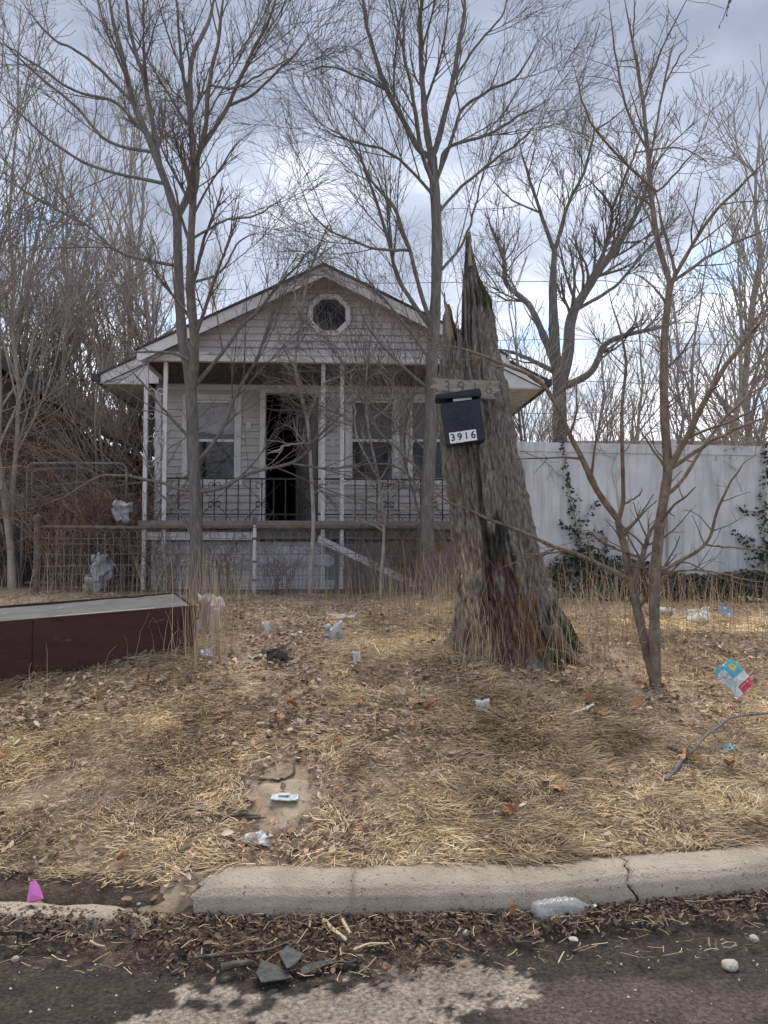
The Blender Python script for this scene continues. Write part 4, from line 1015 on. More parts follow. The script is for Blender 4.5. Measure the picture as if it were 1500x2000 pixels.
# ------------------------------------------------------------------ neighbours: dark shed left, house far right, gates
def shed():
    T = thing('dark_shed', 'dark shingled neighbouring building half hidden by brambles at the left edge', 'building', (-7.0, 12.9, .82))
    mw = mat('dark_brown_boards', (.045, .035, .03), (.075, .06, .05), scale=6, rough=.9)
    w = MB().box(-2.2, 2.0, 0, 6, 0, 2.45).build('wall', mw, T)
    for i in range(20): piece('board', mw, -2.2 + i * .21, -2.2 + i * .21 + .2, -.025, -.001, .02, 2.4, w)
    MB().prism([(-2.6, 2.35), (0, 4.0), (2.5, 2.35), (2.5, 2.48), (0, 4.15), (-2.6, 2.48)], -.4, 6.3).build('roof', M_shing, T)
    MB().prism([(-2.2, 2.45), (2.0, 2.45), (0, 3.9)], .02, .1).build('gable_wall', mw, T)
shed()
def far_house():
    p = at(1390, 870, 30)
    T = thing('far_house', 'distant low brown house roof just above the white fence', 'house', (p[0], 30, .82))
    mw = mat('brown_wall', (.12, .10, .09), (.17, .145, .13), scale=2, rough=.9)
    MB().box(-4.9, 4.0, .05, 6, 0, 3.9).build('wall', mw, T)
    r = MB().prism([(-.6, 3.9), (6.4, 3.9), (3.0, 5.2)], -4.2, 5.6, Matrix.Rotation(math.radians(90), 4, 'Z') @ Matrix.Translation((0, 0, 0))).build('roof', mat('brown_shingle', (.085, .068, .06), (.13, .105, .092), scale=20, rough=.95), T)
    for x in (-2.5, .2, 2.6):
        f = MB().box(x, x + .9, -.04, -.01, 2.6, 3.6).build('window', M_trim, T); piece('pane', M_glass, x + .08, x + .82, -.05, -.042, 2.68, 3.52, f)
far_house()
def pipe_gate(px0, px1, pyt, Y, label):
    a, b = at(px0, 1000, Y), at(px1, 1000, Y); zt = at(0, pyt, Y)[2]; gz = .82; h = zt - gz; w = b[0] - a[0]
    T = thing('chain_link_gate', label, 'gate', (a[0], Y, gz))
    r = .10
    pts = [(0, 0, .05), (0, 0, h - r)] + [(r - r * math.cos(q), 0, h - r + r * math.sin(q)) for q in np.linspace(.2, math.pi / 2, 6)] + [(w - r, 0, h)] + [(w - r + r * math.sin(q), 0, h - r + r * math.cos(q)) for q in np.linspace(.2, math.pi / 2, 6)] + [(w, 0, .05), (0, 0, .05)]
    MB().tube(pts, .022, 8).build('frame', M_gate, T, smooth=True)
    MB().tube([(w * .5, .0, .05), (w * .5, 0, h)], .018, 6).build('brace', M_gate, T)
    seg = []
    for i in np.arange(-h, w, .075):
        for sgn in (1, -1):
            x0, x1 = (i, i + h) if sgn == 1 else (i + h, i)
            z0, z1 = 0.05, h
            c0, c1 = max(0, min(w, x0)), max(0, min(w, x1))
            if x1 == x0: continue
            f0 = (c0 - x0) / (x1 - x0); f1 = (c1 - x0) / (x1 - x0)
            if abs(f1 - f0) < .02: continue
            seg.append([(c0, .006 * sgn, .05 + f0 * (h - .07)), (c1, .006 * sgn, .05 + f1 * (h - .07))])
    S_ = np.array(seg); link('mesh_wire', tubes_mesh('mesh_wire', [(S_, np.full(S_.shape[:2], .0022), 3)]), M_wire, T)
pipe_gate(52, 246, 905, 11.7, 'tall chain-link gate with rounded pipe frame in front of the brambles')
pipe_gate(62, 182, 916, 12.1, 'second rounded pipe gate just behind the tall chain-link gate')
def link_panel():
    pts0, pts1 = at(-120, 968, 11.9), at(48, 968, 11.9); h = pts1[2] - .8; w = pts1[0] - pts0[0]
    T = thing('chain_link_fence', 'dark weedy chain-link fence panel at the left edge', 'fence', (pts0[0], 11.9, .8))
    MB().tube([(0, 0, h), (w, 0, h)], .024, 8).build('top_rail', M_gate, T, smooth=True)
    for x in (.02, w - .02): MB().tube([(x, 0, -.2), (x, 0, h + .05)], .03, 8).build('post', M_gate, T, smooth=True)
    seg = []
    for i in np.arange(-h, w, .07):
        for sgn in (1, -1):
            x0, x1 = (i, i + h) if sgn == 1 else (i + h, i); c0, c1 = max(0, min(w, x0)), max(0, min(w, x1)); f0 = (c0 - x0) / (x1 - x0); f1 = (c1 - x0) / (x1 - x0)
            if abs(f1 - f0) > .02: seg.append([(c0, .005 * sgn, f0 * h), (c1, .005 * sgn, f1 * h)])
    S_ = np.array(seg); link('mesh_wire', tubes_mesh('mesh_wire', [(S_, np.full(S_.shape[:2], .0028), 3)]), M_wire, T)
    for i in range(5): piece('backing_slat', mat('grey_slat', (.07, .065, .06), (.12, .11, .10), scale=8, rough=.9), .02, w - .02, .03, .05, .05 + i * h / 5.2, .03 + (i + 1) * h / 5.2, T)
link_panel()

def utility_wires():
    for i, (y0, y1) in enumerate([(548, 590), (662, 668), (745, 742), (806, 800)]):
        a, b = at(1180, y0, 26), at(1700, y1, 26); P = [a + (b - a) * t - np.array([0, 0, .5 * 4 * t * (1 - t) * .3]) for t in np.linspace(0, 1, 14)]
        a0 = at(700, y0, 26) ; P = [a0 - np.array([0, 0, .1])] + P
        o = MB().tube([p - P[0] for p in P], .012, 4).build('utility_wire', M_iron, None, loc=P[0])
        tag(o, 'thin overhead utility wire crossing the sky behind the trees at the right', 'wire', 'overhead wires')
utility_wires()

# ------------------------------------------------------------------ ivy on the white fence
def leaf_mesh(name, C, S, g, col=None, normal_bias=(0, -1, .3), flat=False):
    n = len(C); a = nrm(g.normal(size=(n, 3)) + np.array([0, 0, -.3])); nb = nrm(g.normal(size=(n, 3)) * .8 + np.array(normal_bias)); b = nrm(np.cross(nb, a)); a = np.cross(b, nb)
    s = S[:, None]
    V = np.stack([C - a * s, C - b * s * .75 + nb * s * .25, C + a * s * 1.15, C + b * s * .75 + nb * s * .25], 1)
    return V.reshape(-1, 3), np.arange(4 * n).reshape(-1, 4)
def fence_pt(px, py, off=.06):
    d = ray(px, py); nn = np.array([-VD[1], VD[0], 0.]); t = (np.dot(VA - CAM, nn) - off) / np.dot(d, nn); return CAM + d * t
def ivy(label, stems, n, size, seed, thick=.04):
    g = np.random.default_rng(seed); P = [catmull([fence_pt(*q) for q in s], 12) for s, w in stems]
    base = P[0][0].copy(); T = thing('ivy_vine', label, 'vine', base)
    link('stem', tubes_mesh('stem', [(np.stack(P), np.stack([np.linspace(w, w * .4, 12) for s, w in stems]), 5)], base), M_thick, T)
    Pa = np.stack(P); ln = np.linalg.norm(np.diff(Pa, axis=1), axis=2).sum(1); dens = ln * np.array([w for s, w in stems]) ** .5
    k = g.choice(len(P), n, p=dens / dens.sum()); t = g.uniform(0, 1, n) ** 1.15; i = np.minimum((t * 11).astype(int), 10)
    C = Pa[k, i] + (Pa[k, i + 1] - Pa[k, i]) * g.uniform(0, 1, n)[:, None] + g.normal(size=(n, 3)) * thick * np.array([1, .5, 1]) * (1.5 - t)[:, None]
    V, Q = leaf_mesh('leaves', C, g.uniform(.6, 1.2, n) * size, g); link('leaves', mesh_np('leaves', V - base, Q), M_ivy, T)
ivy('dark ivy climbing the white fence in a thin column beside the stump', [
    ([(1150, 1150), (1136, 1060), (1118, 990), (1110, 940), (1105, 900), (1100, 865)], .012), ([(1140, 1090), (1125, 1050), (1094, 1018)], .005), ([(1132, 1040), (1150, 1000), (1172, 980)], .005),
    ([(1138, 1080), (1160, 1040), (1180, 1060), (1186, 1110)], .006), ([(1120, 1000), (1128, 970)], .004), ([(1145, 1120), (1110, 1080), (1070, 1100)], .006), ([(1150, 1120), (1175, 1085), (1180, 1040)], .006)], 330, .024, 61, .03)
ivy('dark ivy climbing the white fence at the right edge', [
    ([(1490, 1150), (1494, 1060), (1490, 990), (1496, 930), (1492, 870)], .012), ([(1490, 1080), (1460, 1060), (1432, 1040)], .006), ([(1492, 1010), (1470, 1000), (1440, 988)], .006), ([(1488, 1110), (1465, 1085), (1462, 1050)], .006), ([(1500, 1100), (1530, 1000), (1550, 940)], .01)], 420, .024, 62, .045)
def ivy_bed():
    g = np.random.default_rng(63); n = 6500
    u = g.uniform(-.1, 4.6, n); hh = (.22 + .34 * fbm(u * 1.4, u * 0, seed=64) ** 1.4) + .16 * np.exp(-((u - .75) / .35) ** 2)
    z = g.uniform(0, 1, n) ** .9 * hh; dep = -.05 - g.uniform(0, 1, n) * (.55 - z * .6).clip(.08)
    C = np.stack([VA[0] + VD[0] * u - VD[1] * dep, VA[1] + VD[1] * u + VD[0] * dep, .80 + z], -1)
    V, Q = leaf_mesh('ivy_bed', C, g.uniform(.6, 1.25, n) * .026, g, normal_bias=(0, -.6, .7))
    tag(link('ivy_bed', mesh_np('ivy_bed', V, Q), M_ivy), 'dark ground ivy massed along the foot of the white fence', 'ivy', kind='stuff')
    # bare vine runners on the boards
    for i, (s, w) in enumerate([([(1240, 1140), (1212, 1000), (1196, 930), (1206, 880), (1190, 862)], .006), ([(1020, 880), (1070, 905), (1108, 945)], .005), ([(1395, 900), (1420, 880), (1470, 870)], .004), ([(1200, 900), (1160, 872), (1110, 868)], .004), ([(1450, 960), (1438, 930), (1425, 900), (1440, 870)], .004)]):
        P = catmull([fence_pt(*q, off=.03) for q in s], 14); P[1:] += .012 * np.random.default_rng(i).normal(size=P[1:].shape); R = np.linspace(w, w * .5, 14)
        tw = spawn(P[None], R[None], 14, L=(.1, .4), n=5, rk=.6, rmin=.0022, wob=.2, up=.1)
        o = link('dead_vine', tubes_mesh('dead_vine', [(P[None], R[None], 5), (tw[0], tw[1], 3)], P[0]), M_thick, None, P[0]); tag(o, ['tall leafless vine climbing the white fence left of the young tree', 'short bare vine slanting to the ivy column beside the stump', 'thin bare vine along the fence top at the right edge', 'bare vine trailing along the fence top above the ivy column', 'bare vine rising beside the ivy at the right edge'][i], 'vine', 'dead vines on the white fence')
ivy_bed()

# ------------------------------------------------------------------ dry grass, leaves, stalks
PATH = np.array([G(*q)[:2] for q in [(560, 1660), (552, 1600), (545, 1530), (560, 1450), (575, 1390), (555, 1320), (545, 1280), (580, 1220), (640, 1190)]])
def path_d(x, y):
    d = np.full(x.shape, 9.)
    for a, b in zip(PATH[:-1], PATH[1:]):
        ab = b - a; t = np.clip(((x - a[0]) * ab[0] + (y - a[1]) * ab[1]) / (ab @ ab), 0, 1); d = np.minimum(d, np.hypot(x - a[0] - t * ab[0], y - a[1] - t * ab[1]))
    return d
SLAB = G(548, 1562)
def scatter(n, y0, y1, g, margin=1.0):
    y = g.uniform(y0, y1, n); x = g.uniform(-1, 1, n) * (.53 * y + margin); return x, y
def strips(P, W, side, cols):
    # P (n,k,3) centre lines, W (n,k) half widths, side (n,3)
    n, k, _ = P.shape
    V = np.stack([P - side[:, None] * W[..., None], P + side[:, None] * W[..., None]], 2).reshape(-1, 3)
    b = np.arange(n)[:, None] * 2 * k; j = np.arange(k - 1)[None] * 2
    Q = np.stack([b + j, b + j + 1, b + j + 3, b + j + 2], -1).reshape(-1, 4)
    return V, Q, np.repeat(cols, 2 * k, axis=0)
def straw_cols(n, g, f):
    pal = np.array([[.66, .51, .29], [.60, .46, .27], [.50, .38, .23], [.74, .60, .38], [.36, .265, .17], [.54, .45, .32]])
    c = pal[g.integers(0, len(pal), n)] * g.uniform(.72, 1.12, n)[:, None]; return c * f[:, None] * np.array([1.07, 1.035, 1.05])
def lawn():
    g = np.random.default_rng(71); XS, YS = [], []
    for n, y0, y1 in ((300000, 2.95, 4.6), (140000, 4.6, 7.0), (50000, 7.0, 10.2)):
        x, y = scatter(n, y0, y1, g); XS.append(x); YS.append(y)
    x, y = np.concatenate(XS), np.concatenate(YS); s = y - kerb_y(x)
    dp = path_d(x, y); pn = fbm(x * 2.2, y * 2.2, seed=73)
    dens = np.clip(.35 + 1.9 * (pn - .33), .05, 1) * np.clip((dp - .06 + .3 * (fbm(x * 5, y * 5, seed=74) - .5)) / .28, .08, 1)
    dens *= np.where(np.hypot((x - SLAB[0]) / .17, (y - SLAB[1]) / .30) < 1, .03, 1)
    edge = np.where(x < KERB_L, .22 + .1 * (fbm(x * 4, x * 0, seed=75) - .5), .19 + .06 * (fbm(x * 6, x * 0, seed=75) - .5))
    dens = np.where(s < edge, np.where((s > edge - .05) & (g.uniform(size=len(x)) < .35), .8, 0), dens); dens *= np.where(y > 8.6, .55, 1)
    k = g.uniform(size=len(x)) < dens; x, y, s, pn, dp = x[k], y[k], s[k], pn[k], dp[k]; n = len(x)
    z = ground(x, y); L = g.uniform(.018, .07, n) * (1 + .5 * (pn > .52)); az = 14 * fbm(x * 1.9, y * 1.9, seed=70) + g.normal(0, .75, n)
    # matted: mostly combed flat, some sprigs lifting
    tuft = np.clip((fbm(x * 3.1, y * 3.1, seed=76) - .46) * 5, 0, 1)
    el = np.abs(g.normal(0, .12, n)) + tuft * g.uniform(0, .65, n) * (g.uniform(size=n) < .4)
    dr = np.stack([np.cos(az) * np.cos(el), np.sin(az) * np.cos(el), np.sin(el)], -1)
    p0 = np.stack([x, y, z + g.uniform(0, .022, n) + tuft * g.uniform(0, .03, n)], -1)
    p1 = p0 + dr * (L * .5)[:, None] + g.normal(size=(n, 3)) * .003; p2 = p1 + (dr + np.array([0, 0, -.35]) * (el > .2)[:, None] + .13 * g.normal(size=(n, 3))) * (L * .5)[:, None]
    zz = ground(p2[:, 0], p2[:, 1]); p2[:, 2] = np.maximum(p2[:, 2], zz + .002)
    side = nrm(np.cross(dr, np.array([0, 0, 1.]) + .8 * g.normal(size=(n, 3)))); w = g.uniform(.0009, .0021, n) * np.where(y > 6, 1.6, 1)
    f = 1.12 * np.clip(.72 + 1.6 * (fbm(x * 1.6, y * 1.6, seed=77) - .36), .68, 1.2) * np.clip(.8 + 1.0 * (fbm(x * 7, y * 7, seed=79) - .4), .6, 1.2)
    V, Q, C = strips(np.stack([p0, p1, p2], 1), np.stack([w, w, w * .3], 1), side, straw_cols(n, g, f))
    tag(link('dry_lawn', mesh_np('dry_lawn', V, Q, False, C), M_grass), 'matted straw coloured dead lawn between kerb and house', 'grass', kind='stuff')
lawn()
def tall_grass():
    g = np.random.default_rng(81); X, Y, L, LEAN = [], [], [], []
    def cl(px, py, n, rx, ry, l0, l1, lean=.25):
        c = G(px, py); X.append(c[0] + g.normal(size=n) * rx); Y.append(c[1] + g.normal(size=n) * ry); L.append(g.uniform(l0, l1, n)); LEAN.append(np.full(n, lean))
    cl(405, 1290, 120, .10, .10, .35, .75, .14); cl(395, 1240, 90, .18, .15, .4, .8, .2); cl(330, 1280, 60, .25, .06, .2, .5, .5); cl(440, 1230, 60, .15, .2, .3, .7, .25)
    cl(905, 1290, 70, .12, .08, .25, .6, .4); cl(1040, 1300, 130, .25, .06, .3, .75, .45); cl(1120, 1290, 110, .2, .10, .3, .7, .4); cl(960, 1310, 90, .25, .06, .2, .5, .5)
    cl(1180, 1260, 120, .3, .2, .3, .7, .35); cl(1270, 1300, 100, .15, .12, .2, .5, .3); cl(1350, 1240, 160, .45, .4, .25, .6, .3); cl(1450, 1220, 160, .5, .4, .25, .6, .3)
    cl(850, 1220, 160, .25, .4, .3, .75, .3); cl(760, 1210, 140, .4, .3, .25, .6, .35); cl(1180, 1190, 180, .6, .3, .3, .7, .3)
    n = 480; x = g.uniform(-5, 1.3, n); X.append(x); Y.append(9.2 + g.uniform(-.7, .75, n)); L.append(g.uniform(.25, .75, n)); LEAN.append(np.full(n, .34))
    n = 330; x = g.uniform(1.2, 4.8, n); X.append(x); Y.append(8.0 + g.uniform(-1.2, .5, n)); L.append(g.uniform(.2, .6, n)); LEAN.append(np.full(n, .3))
    n = 1100; x, y = scatter(n, 4.0, 8.6, g, .5); X.append(x); Y.append(y); L.append(g.uniform(.08, .30, n)); LEAN.append(np.full(n, .6))
    x, y, L, LEAN = map(np.concatenate, (X, Y, L, LEAN)); kp = g.uniform(size=len(x)) < np.where(L > .3, .5, .8); x, y, L, LEAN = x[kp], y[kp], L[kp], LEAN[kp] * g.uniform(.5, 2.0, kp.sum()); n = len(x); k = 6
    az = g.uniform(0, 2 * math.pi, n); le = np.abs(g.normal(0, 1, n)) * LEAN; t = np.linspace(0, 1, k)[None]
    bend = le[:, None] * t + .35 * LEAN[:, None] * t ** 3 * g.uniform(0, 2.5, n)[:, None]
    st = L[:, None] / (k - 1)
    hx = np.cumsum(np.sin(np.clip(bend, 0, 2.1)) * st, 1); hz = np.cumsum(np.cos(np.clip(bend, 0, 2.1)) * st, 1); hx -= hx[:, :1]; hz -= hz[:, :1]
    P = np.stack([x[:, None] + np.cos(az)[:, None] * hx, y[:, None] + np.sin(az)[:, None] * hx, ground(x, y)[:, None] - .01 + hz], -1) + .004 * g.normal(size=(n, k, 3))
    w = g.uniform(.0011, .0023, n)[:, None] * np.linspace(1, .4, k)[None] * np.where(y > 7, 1.5, 1)[:, None]
    side = nrm(np.stack([np.cos(az + 1.3), np.sin(az + 1.3) * .3, 0 * az], -1) + .1 * g.normal(size=(n, 3)))
    V, Q, C = strips(P, w, side, straw_cols(n, g, np.where(y > 8.5, .6, .75)))
    tag(link('tall_dry_grass', mesh_np('tall_dry_grass', V, Q, False, C), M_grass), 'tall dead grass stalks around the stump, cabinet and fence', 'grass', kind='stuff')
tall_grass()
def leaf_litter():
    g = np.random.default_rng(91)
    def leaves(x, y, z, S, pal, name, label):
        n = len(x); az = g.uniform(0, 2 * math.pi, n); tl = g.normal(0, .45, (n, 2)); nb = nrm(np.stack([tl[:, 0], tl[:, 1], np.ones(n)], -1)); a = nrm(np.cross(nb, np.stack([np.cos(az), np.sin(az), 0 * az], -1))); b = np.cross(nb, a)
        C = np.stack([x, y, z], -1); s = S[:, None]; cu = g.uniform(.1, .7, n)[:, None] * g.choice([-1, 1], n)[:, None]; asp = g.uniform(.3, .6, n)[:, None]
        mid0, mid1 = C - a * s, C + a * s
        l0, l1 = C - a * s * .4 + b * s * asp + nb * s * cu * asp * 1.2, C + a * s * .45 + b * s * asp * .9 + nb * s * cu * asp
        r0, r1 = C - a * s * .4 - b * s * asp + nb * s * cu * asp, C + a * s * .45 - b * s * asp * .9 + nb * s * cu * asp * 1.2
        V = np.stack([mid0, l0, l1, mid1, r1, r0], 1).reshape(-1, 3); bq = np.arange(n)[:, None] * 6
        Q = np.concatenate([bq + np.array([[0, 1, 2, 3]]), bq + np.array([[0, 3, 4, 5]])]); c = np.array(pal)[g.integers(0, len(pal), n)] * g.uniform(.7, 1.25, n)[:, None]
        tag(link(name, mesh_np(name, V, Q, False, np.repeat(c, 6, axis=0)), M_leaf), label, 'leaves', kind='stuff')
    n = 150000; x, y = scatter(n, 3.0, 8.5, g); s = y - kerb_y(x); dp = path_d(x, y)
    d = np.clip(2.4 * (fbm(x * 1.7, y * 1.7, seed=92) - .38), .07, 1); d = np.maximum(d, np.clip(1 - dp / .45, 0, 1) * .8) * np.where(y > 6, .6, 1)
    d *= np.where(np.hypot((x - SLAB[0]) / .12, (y - SLAB[1]) / .24) < 1 - .8 * (fbm(x * 12, y * 12, seed=78) - .5), .06, 1)
    k = (g.uniform(size=n) < d) & (s > np.where(x < KERB_L, .10, .24)); x, y = x[k], y[k]
    leaves(x, y, ground(x, y) + g.uniform(.008, .042, len(x)), .004 + .026 * g.uniform(0, 1, len(x)) ** 3, [(.33, .235, .165), (.42, .32, .24), (.24, .165, .12), (.50, .40, .30), (.38, .25, .155), (.19, .13, .10)], 'leaf_litter', 'small grey-brown dead leaves strewn over the lawn')
    n = 22000; x = g.uniform(-2.6, 2.9, n); s = -.40 * g.uniform(0, 1, n) ** 1.2 + .015; wl = np.interp(x, [-2, KERB_L - .3, KERB_L + .1, .1, .45, .9, 3], [.22, .24, .34, .36, .20, .16, .24]); k = (-s < wl * g.uniform(.5, 1.15, n)); x, s = x[k], s[k]
    y = kerb_y(x) + s
    leaves(x, y, np.interp(-s, [0, .15, .4], [.040, .03, .008]) + g.uniform(0, .015, len(x)), (.003 + .016 * g.uniform(0, 1, len(x)) ** 2.5), [(.085, .055, .04), (.12, .085, .06), (.06, .042, .033), (.19, .135, .095), (.08, .05, .04)], 'gutter_leaves', 'dark wet dead leaves packed along the gutter')
    # straw and twig bits in the gutter
    n = 900; x = g.uniform(-2.4, 2.7, n); s = -.36 * g.uniform(0, 1, n) ** 1.1; y = kerb_y(x) + s; L = .015 + .07 * g.uniform(0, 1, n) ** 2; az = g.normal(.1, .9, n); z = np.interp(-s, [0, .15, .4], [.05, .04, .012]) + g.uniform(0, .012, n)
    p0 = np.stack([x, y, z], -1); dv = np.stack([np.cos(az), np.sin(az), g.normal(0, .12, n)], -1) * L[:, None]
    V, Q, C = strips(np.stack([p0, p0 + dv * .5 + g.normal(size=(n, 3)) * .003, p0 + dv], 1), np.repeat(g.uniform(.001, .0024, n)[:, None], 3, 1), nrm(np.cross(dv, [0, 0, 1.]) + .0), straw_cols(n, g, g.uniform(.18, .75, n)))
    tag(link('gutter_straw', mesh_np('gutter_straw', V, Q, False, C), M_grass), 'bits of straw and twig lying in the gutter mulch', 'straw', kind='stuff')
    # grit on the road
    n = 700; x = g.uniform(-2, 2.2, n); y = g.uniform(1.75, 2.8, n); r = g.uniform(.0015, .006, n) * g.uniform(.4, 1, n); C = np.stack([x, y, r * .5], -1)
    T = np.array([[1, 0, 0], [0, 1, 0], [-1, 0, 0], [0, -1, 0], [0, 0, 1.]]); V = (C[:, None] + T[None] * r[:, None, None] * g.uniform(.6, 1.3, (n, 5, 1))).reshape(-1, 3); b = np.arange(n)[:, None] * 5
    Q = np.concatenate([b + np.array([[0, 1, 4]]), b + np.array([[1, 2, 4]]), b + np.array([[2, 3, 4]]), b + np.array([[3, 0, 4]])])
    tag(link('road_grit', mesh_np('road_grit', V, Q), mat('grit', (.28, .25, .22), (.5, .46, .42), scale=5, rough=.9)), 'pale grit scattered on the asphalt', 'grit', kind='stuff')
leaf_litter()

# ------------------------------------------------------------------ cabinet dumped in the grass
def cabinet():
    Yr = 5.30
    fr = at(384, 1182, Yr); ft = fr[2]; gz = ft - .36
    fl = at(-130, 1232, 4.75); bl_dir = nrm(np.array([at(290, 1164, 6.15)[0] - fr[0], at(290, 1164, 6.15)[1] - fr[1]]))
    ux = nrm(fl[:2] - fr[:2]); L = np.linalg.norm(fl[:2] - fr[:2]); wv = np.array([ux[1], -ux[0]]); 
    if wv[1] < 0: wv = -wv
    T = thing('cabinet', 'dark maroon wooden cabinet with grey back panel, dumped on its face in the grass', 'cabinet', (fr[0], fr[1], gz))
    W = 1.35; tilt = .8 * (fl[2] - fr[2]) / L
    Mx = Matrix(((ux[0], wv[0], 0, 0), (ux[1], wv[1], 0, 0), (tilt, .014, 1, 0), (0, 0, 0, 1)))
    mm = mat('maroon_wood', (.036, .011, .011), (.058, .018, .017), scale=5, rough=.55, spec=.3, stretch=(.3, 1, 1), bump=.6, bscale=20, c3=(.10, .055, .045), c3lo=.66, c3hi=.72, c3scale=22, c3stretch=(.35, .35, 1.5))
    mg = mat('grey_hardboard', (.105, .105, .104), (.155, .153, .148), scale=4, rough=.85, c3=(.55, .53, .50), c3lo=.66, c3hi=.70, c3scale=4.5, c3stretch=(1, 4, 1))
    H = .36
    MB().box(0, L, 0, .022, -.06, H, Mx).build('front_side', mm, T)
    MB().box(0, .022, .0235, W, -.06, H - .003, Mx).build('end_panel', mm, T)
    MB().box(0, L, W, W + .02, -.06, H - .004, Mx).build('rear_side', mm, T)
    MB().box(L - .022, L, .0235, W - .001, -.06, H - .003, Mx).build('end_panel', mm, T)
    nx, ny = 60, 26; X, Y = np.meshgrid(np.linspace(.03, L, nx), np.linspace(.024, W - .003, ny), indexing='ij')
    Z = H - .012 - .02 * fbm(X * 2, Y * 2, seed=5) * np.clip(X * 3, 0, 1) ; V = np.stack([X, Y, Z], -1).reshape(-1, 3)
    V = np.array([Mx @ Vector(v) for v in V]); link('back_panel', mesh_np('back_panel', V, grid_faces(nx, ny), True), mg, T)
    # splintered strip of veneer peeling at the front edge, seam on the side
    MB().box(1.02, 1.026, -.003, -.0005, -.05, H - .005, Mx).build('seam', mat('seam_dark', (.015, .006, .006), rough=.8), T)
    MB().box(.28, .9, -.012, .020, H + .001, H + .006, Mx).build('veneer_strip', mat('raw_chipboard', (.45, .40, .34), (.33, .28, .23), scale=40, rough=.9), T)
    MB().box(.30, .40, W - .06, W + .15, H - .02, H - .006, Mx).build('loose_slat', mm, T)
cabinet()

# ------------------------------------------------------------------ litter
WHITEP = mat('white_litter_paper', (.55, .54, .51), (.44, .42, .39), scale=20, rough=.8)
def crumple(name, label, cat, px, py, w, h, m, up=.35, seed=0, rotz=0.0, amp=.3, lift=.0, group=None, n=9, thick=None, z0=None):
    g = np.random.default_rng(seed + 500); c = G(px, py); c[2] += lift
    U, Vv = np.meshgrid(np.linspace(-.5, .5, n), np.linspace(-.5, .5, n), indexing='ij'); r = min(w, h)
    ox, oy, oz = [(fbm(U * 3.1 + 9 * i, Vv * 3.1, seed=seed * 7 + i, o=3) - .5) for i in range(3)]
    X = U * w + ox * amp * r; D = Vv * h + oy * amp * r; Z = oz * amp * r * 2
    # lift the far edge by the angle 'up' (radians): a sheet leaning in the grass
    y = D * math.cos(up) - Z * math.sin(up); z = D * math.sin(up) + Z * math.cos(up); z = z - z.min() * .85
    me = mesh_np(name, np.stack([X, y, z], -1), grid_faces(n, n), False)
    o = link(name, me, m, None, c, (0, 0, rotz)); md = o.modifiers.new('thickness', 'SOLIDIFY'); md.thickness = thick or .0015
    return tag(o, label, cat, group)
GREYP = mat('grey_plastic_film', (.42, .42, .43), (.55, .55, .56), scale=12, rough=.4)
crumple('paper_scrap', 'bright pink paper triangle lying on the broken gutter at the lower left', 'paper', 64, 1795, .001, .001, mat('pink_paper', (.80, .22, .62), rough=.7), .7, 1)
_p = bpy.data.objects['paper_scrap']; _n = _p.name
def pink():
    c = G(64, 1796); c[2] = .055; q = c[1] / F; P = lambda x, y: ((x - 64) * q, (1800 - y) * q * .25, (1800 - y) * q)
    pts = [P(51, 1797), P(83, 1790), P(72, 1768), P(63, 1759), P(53, 1762)]
    me = MB().add([Vector(p) for p in pts] + [Vector(P(64, 1780)) + Vector((0, -.012, 0))], [(0, 1, 5), (1, 2, 5), (2, 3, 5), (3, 4, 5), (4, 0, 5)]).mesh('paper_scrap')
    me.materials.append(_M['pink_paper']); _p.data = me; _p.location = c
pink()
crumple('paper_cup', 'crushed white paper cup lying in the lawn below the stump', 'cup', 944, 1396, .085, .10, WHITEP, .9, 3, .2, .25)
crumple('paper_scrap', 'white paper scrap standing up on the worn trail left of center', 'paper', 520, 1240, .07, .11, WHITEP, 1.2, 4, .5, .5)
crumple('paper_scrap', 'flat white paper strip left of the worn trail', 'paper', 472, 1246, .18, .08, WHITEP, .2, 5, .1, .3)
crumple('plastic_bag', 'crumpled whitish plastic bag in the grass before the porch', 'bag', 652, 1252, .13, .13, mat('white_film', (.42, .42, .42), (.56, .56, .56), scale=10, rough=.35), 1.0, 6, .3, .7, n=13)
crumple('paper_scrap', 'flat white paper sheet in the grass below the fallen board', 'paper', 664, 1212, .28, .16, WHITEP, .15, 7, -.1, .3)
crumple('paper_scrap', 'tiny white paper scrap at the middle of the lawn', 'paper', 698, 1298, .06, .09, WHITEP, 1.0, 8, .4, .4)
crumple('paper_scrap', 'small grey paper scrap between trail and plastic bag', 'paper', 582, 1243, .12, .08, GREYP, .2, 9, .4, .4)
crumple('dark_rag', 'dark crumpled rag beside white trash on the trail', 'rag', 543, 1296, .13, .10, mat('dark_cloth', (.06, .05, .045), (.11, .095, .08), scale=12, rough=.9), .4, 10, .3, .9, n=13)
crumple('paper_scrap', 'white paper twist beside the dark rag', 'paper', 566, 1296, .14, .05, WHITEP, .2, 11, -.2, .5)
crumple('paper_scrap', 'pale yellowish wrapper left of the dark rag', 'wrapper', 505, 1284, .12, .06, mat('yellowish_wrapper', (.55, .52, .34), rough=.7), .2, 12, .2, .4)
crumple('paper_sack', 'cream paper sack in the grass near the white fence', 'bag', 1366, 1218, .19, .17, mat('cream_paper', (.68, .65, .52), (.58, .55, .45), scale=9, rough=.8), .95, 13, -.2, .45, n=13)
crumple('wrapper', 'small bright blue wrapper near the right edge by the fence', 'wrapper', 1423, 1212, .12, .14, mat('blue_wrapper', (.16, .30, .55), (.45, .52, .62), scale=25, rough=.4), 1.0, 14, .3, .6)
crumple('paper_scrap', 'white crumpled paper right behind the young tree', 'paper', 1301, 1200, .18, .11, WHITEP, .4, 15, .1, .6)
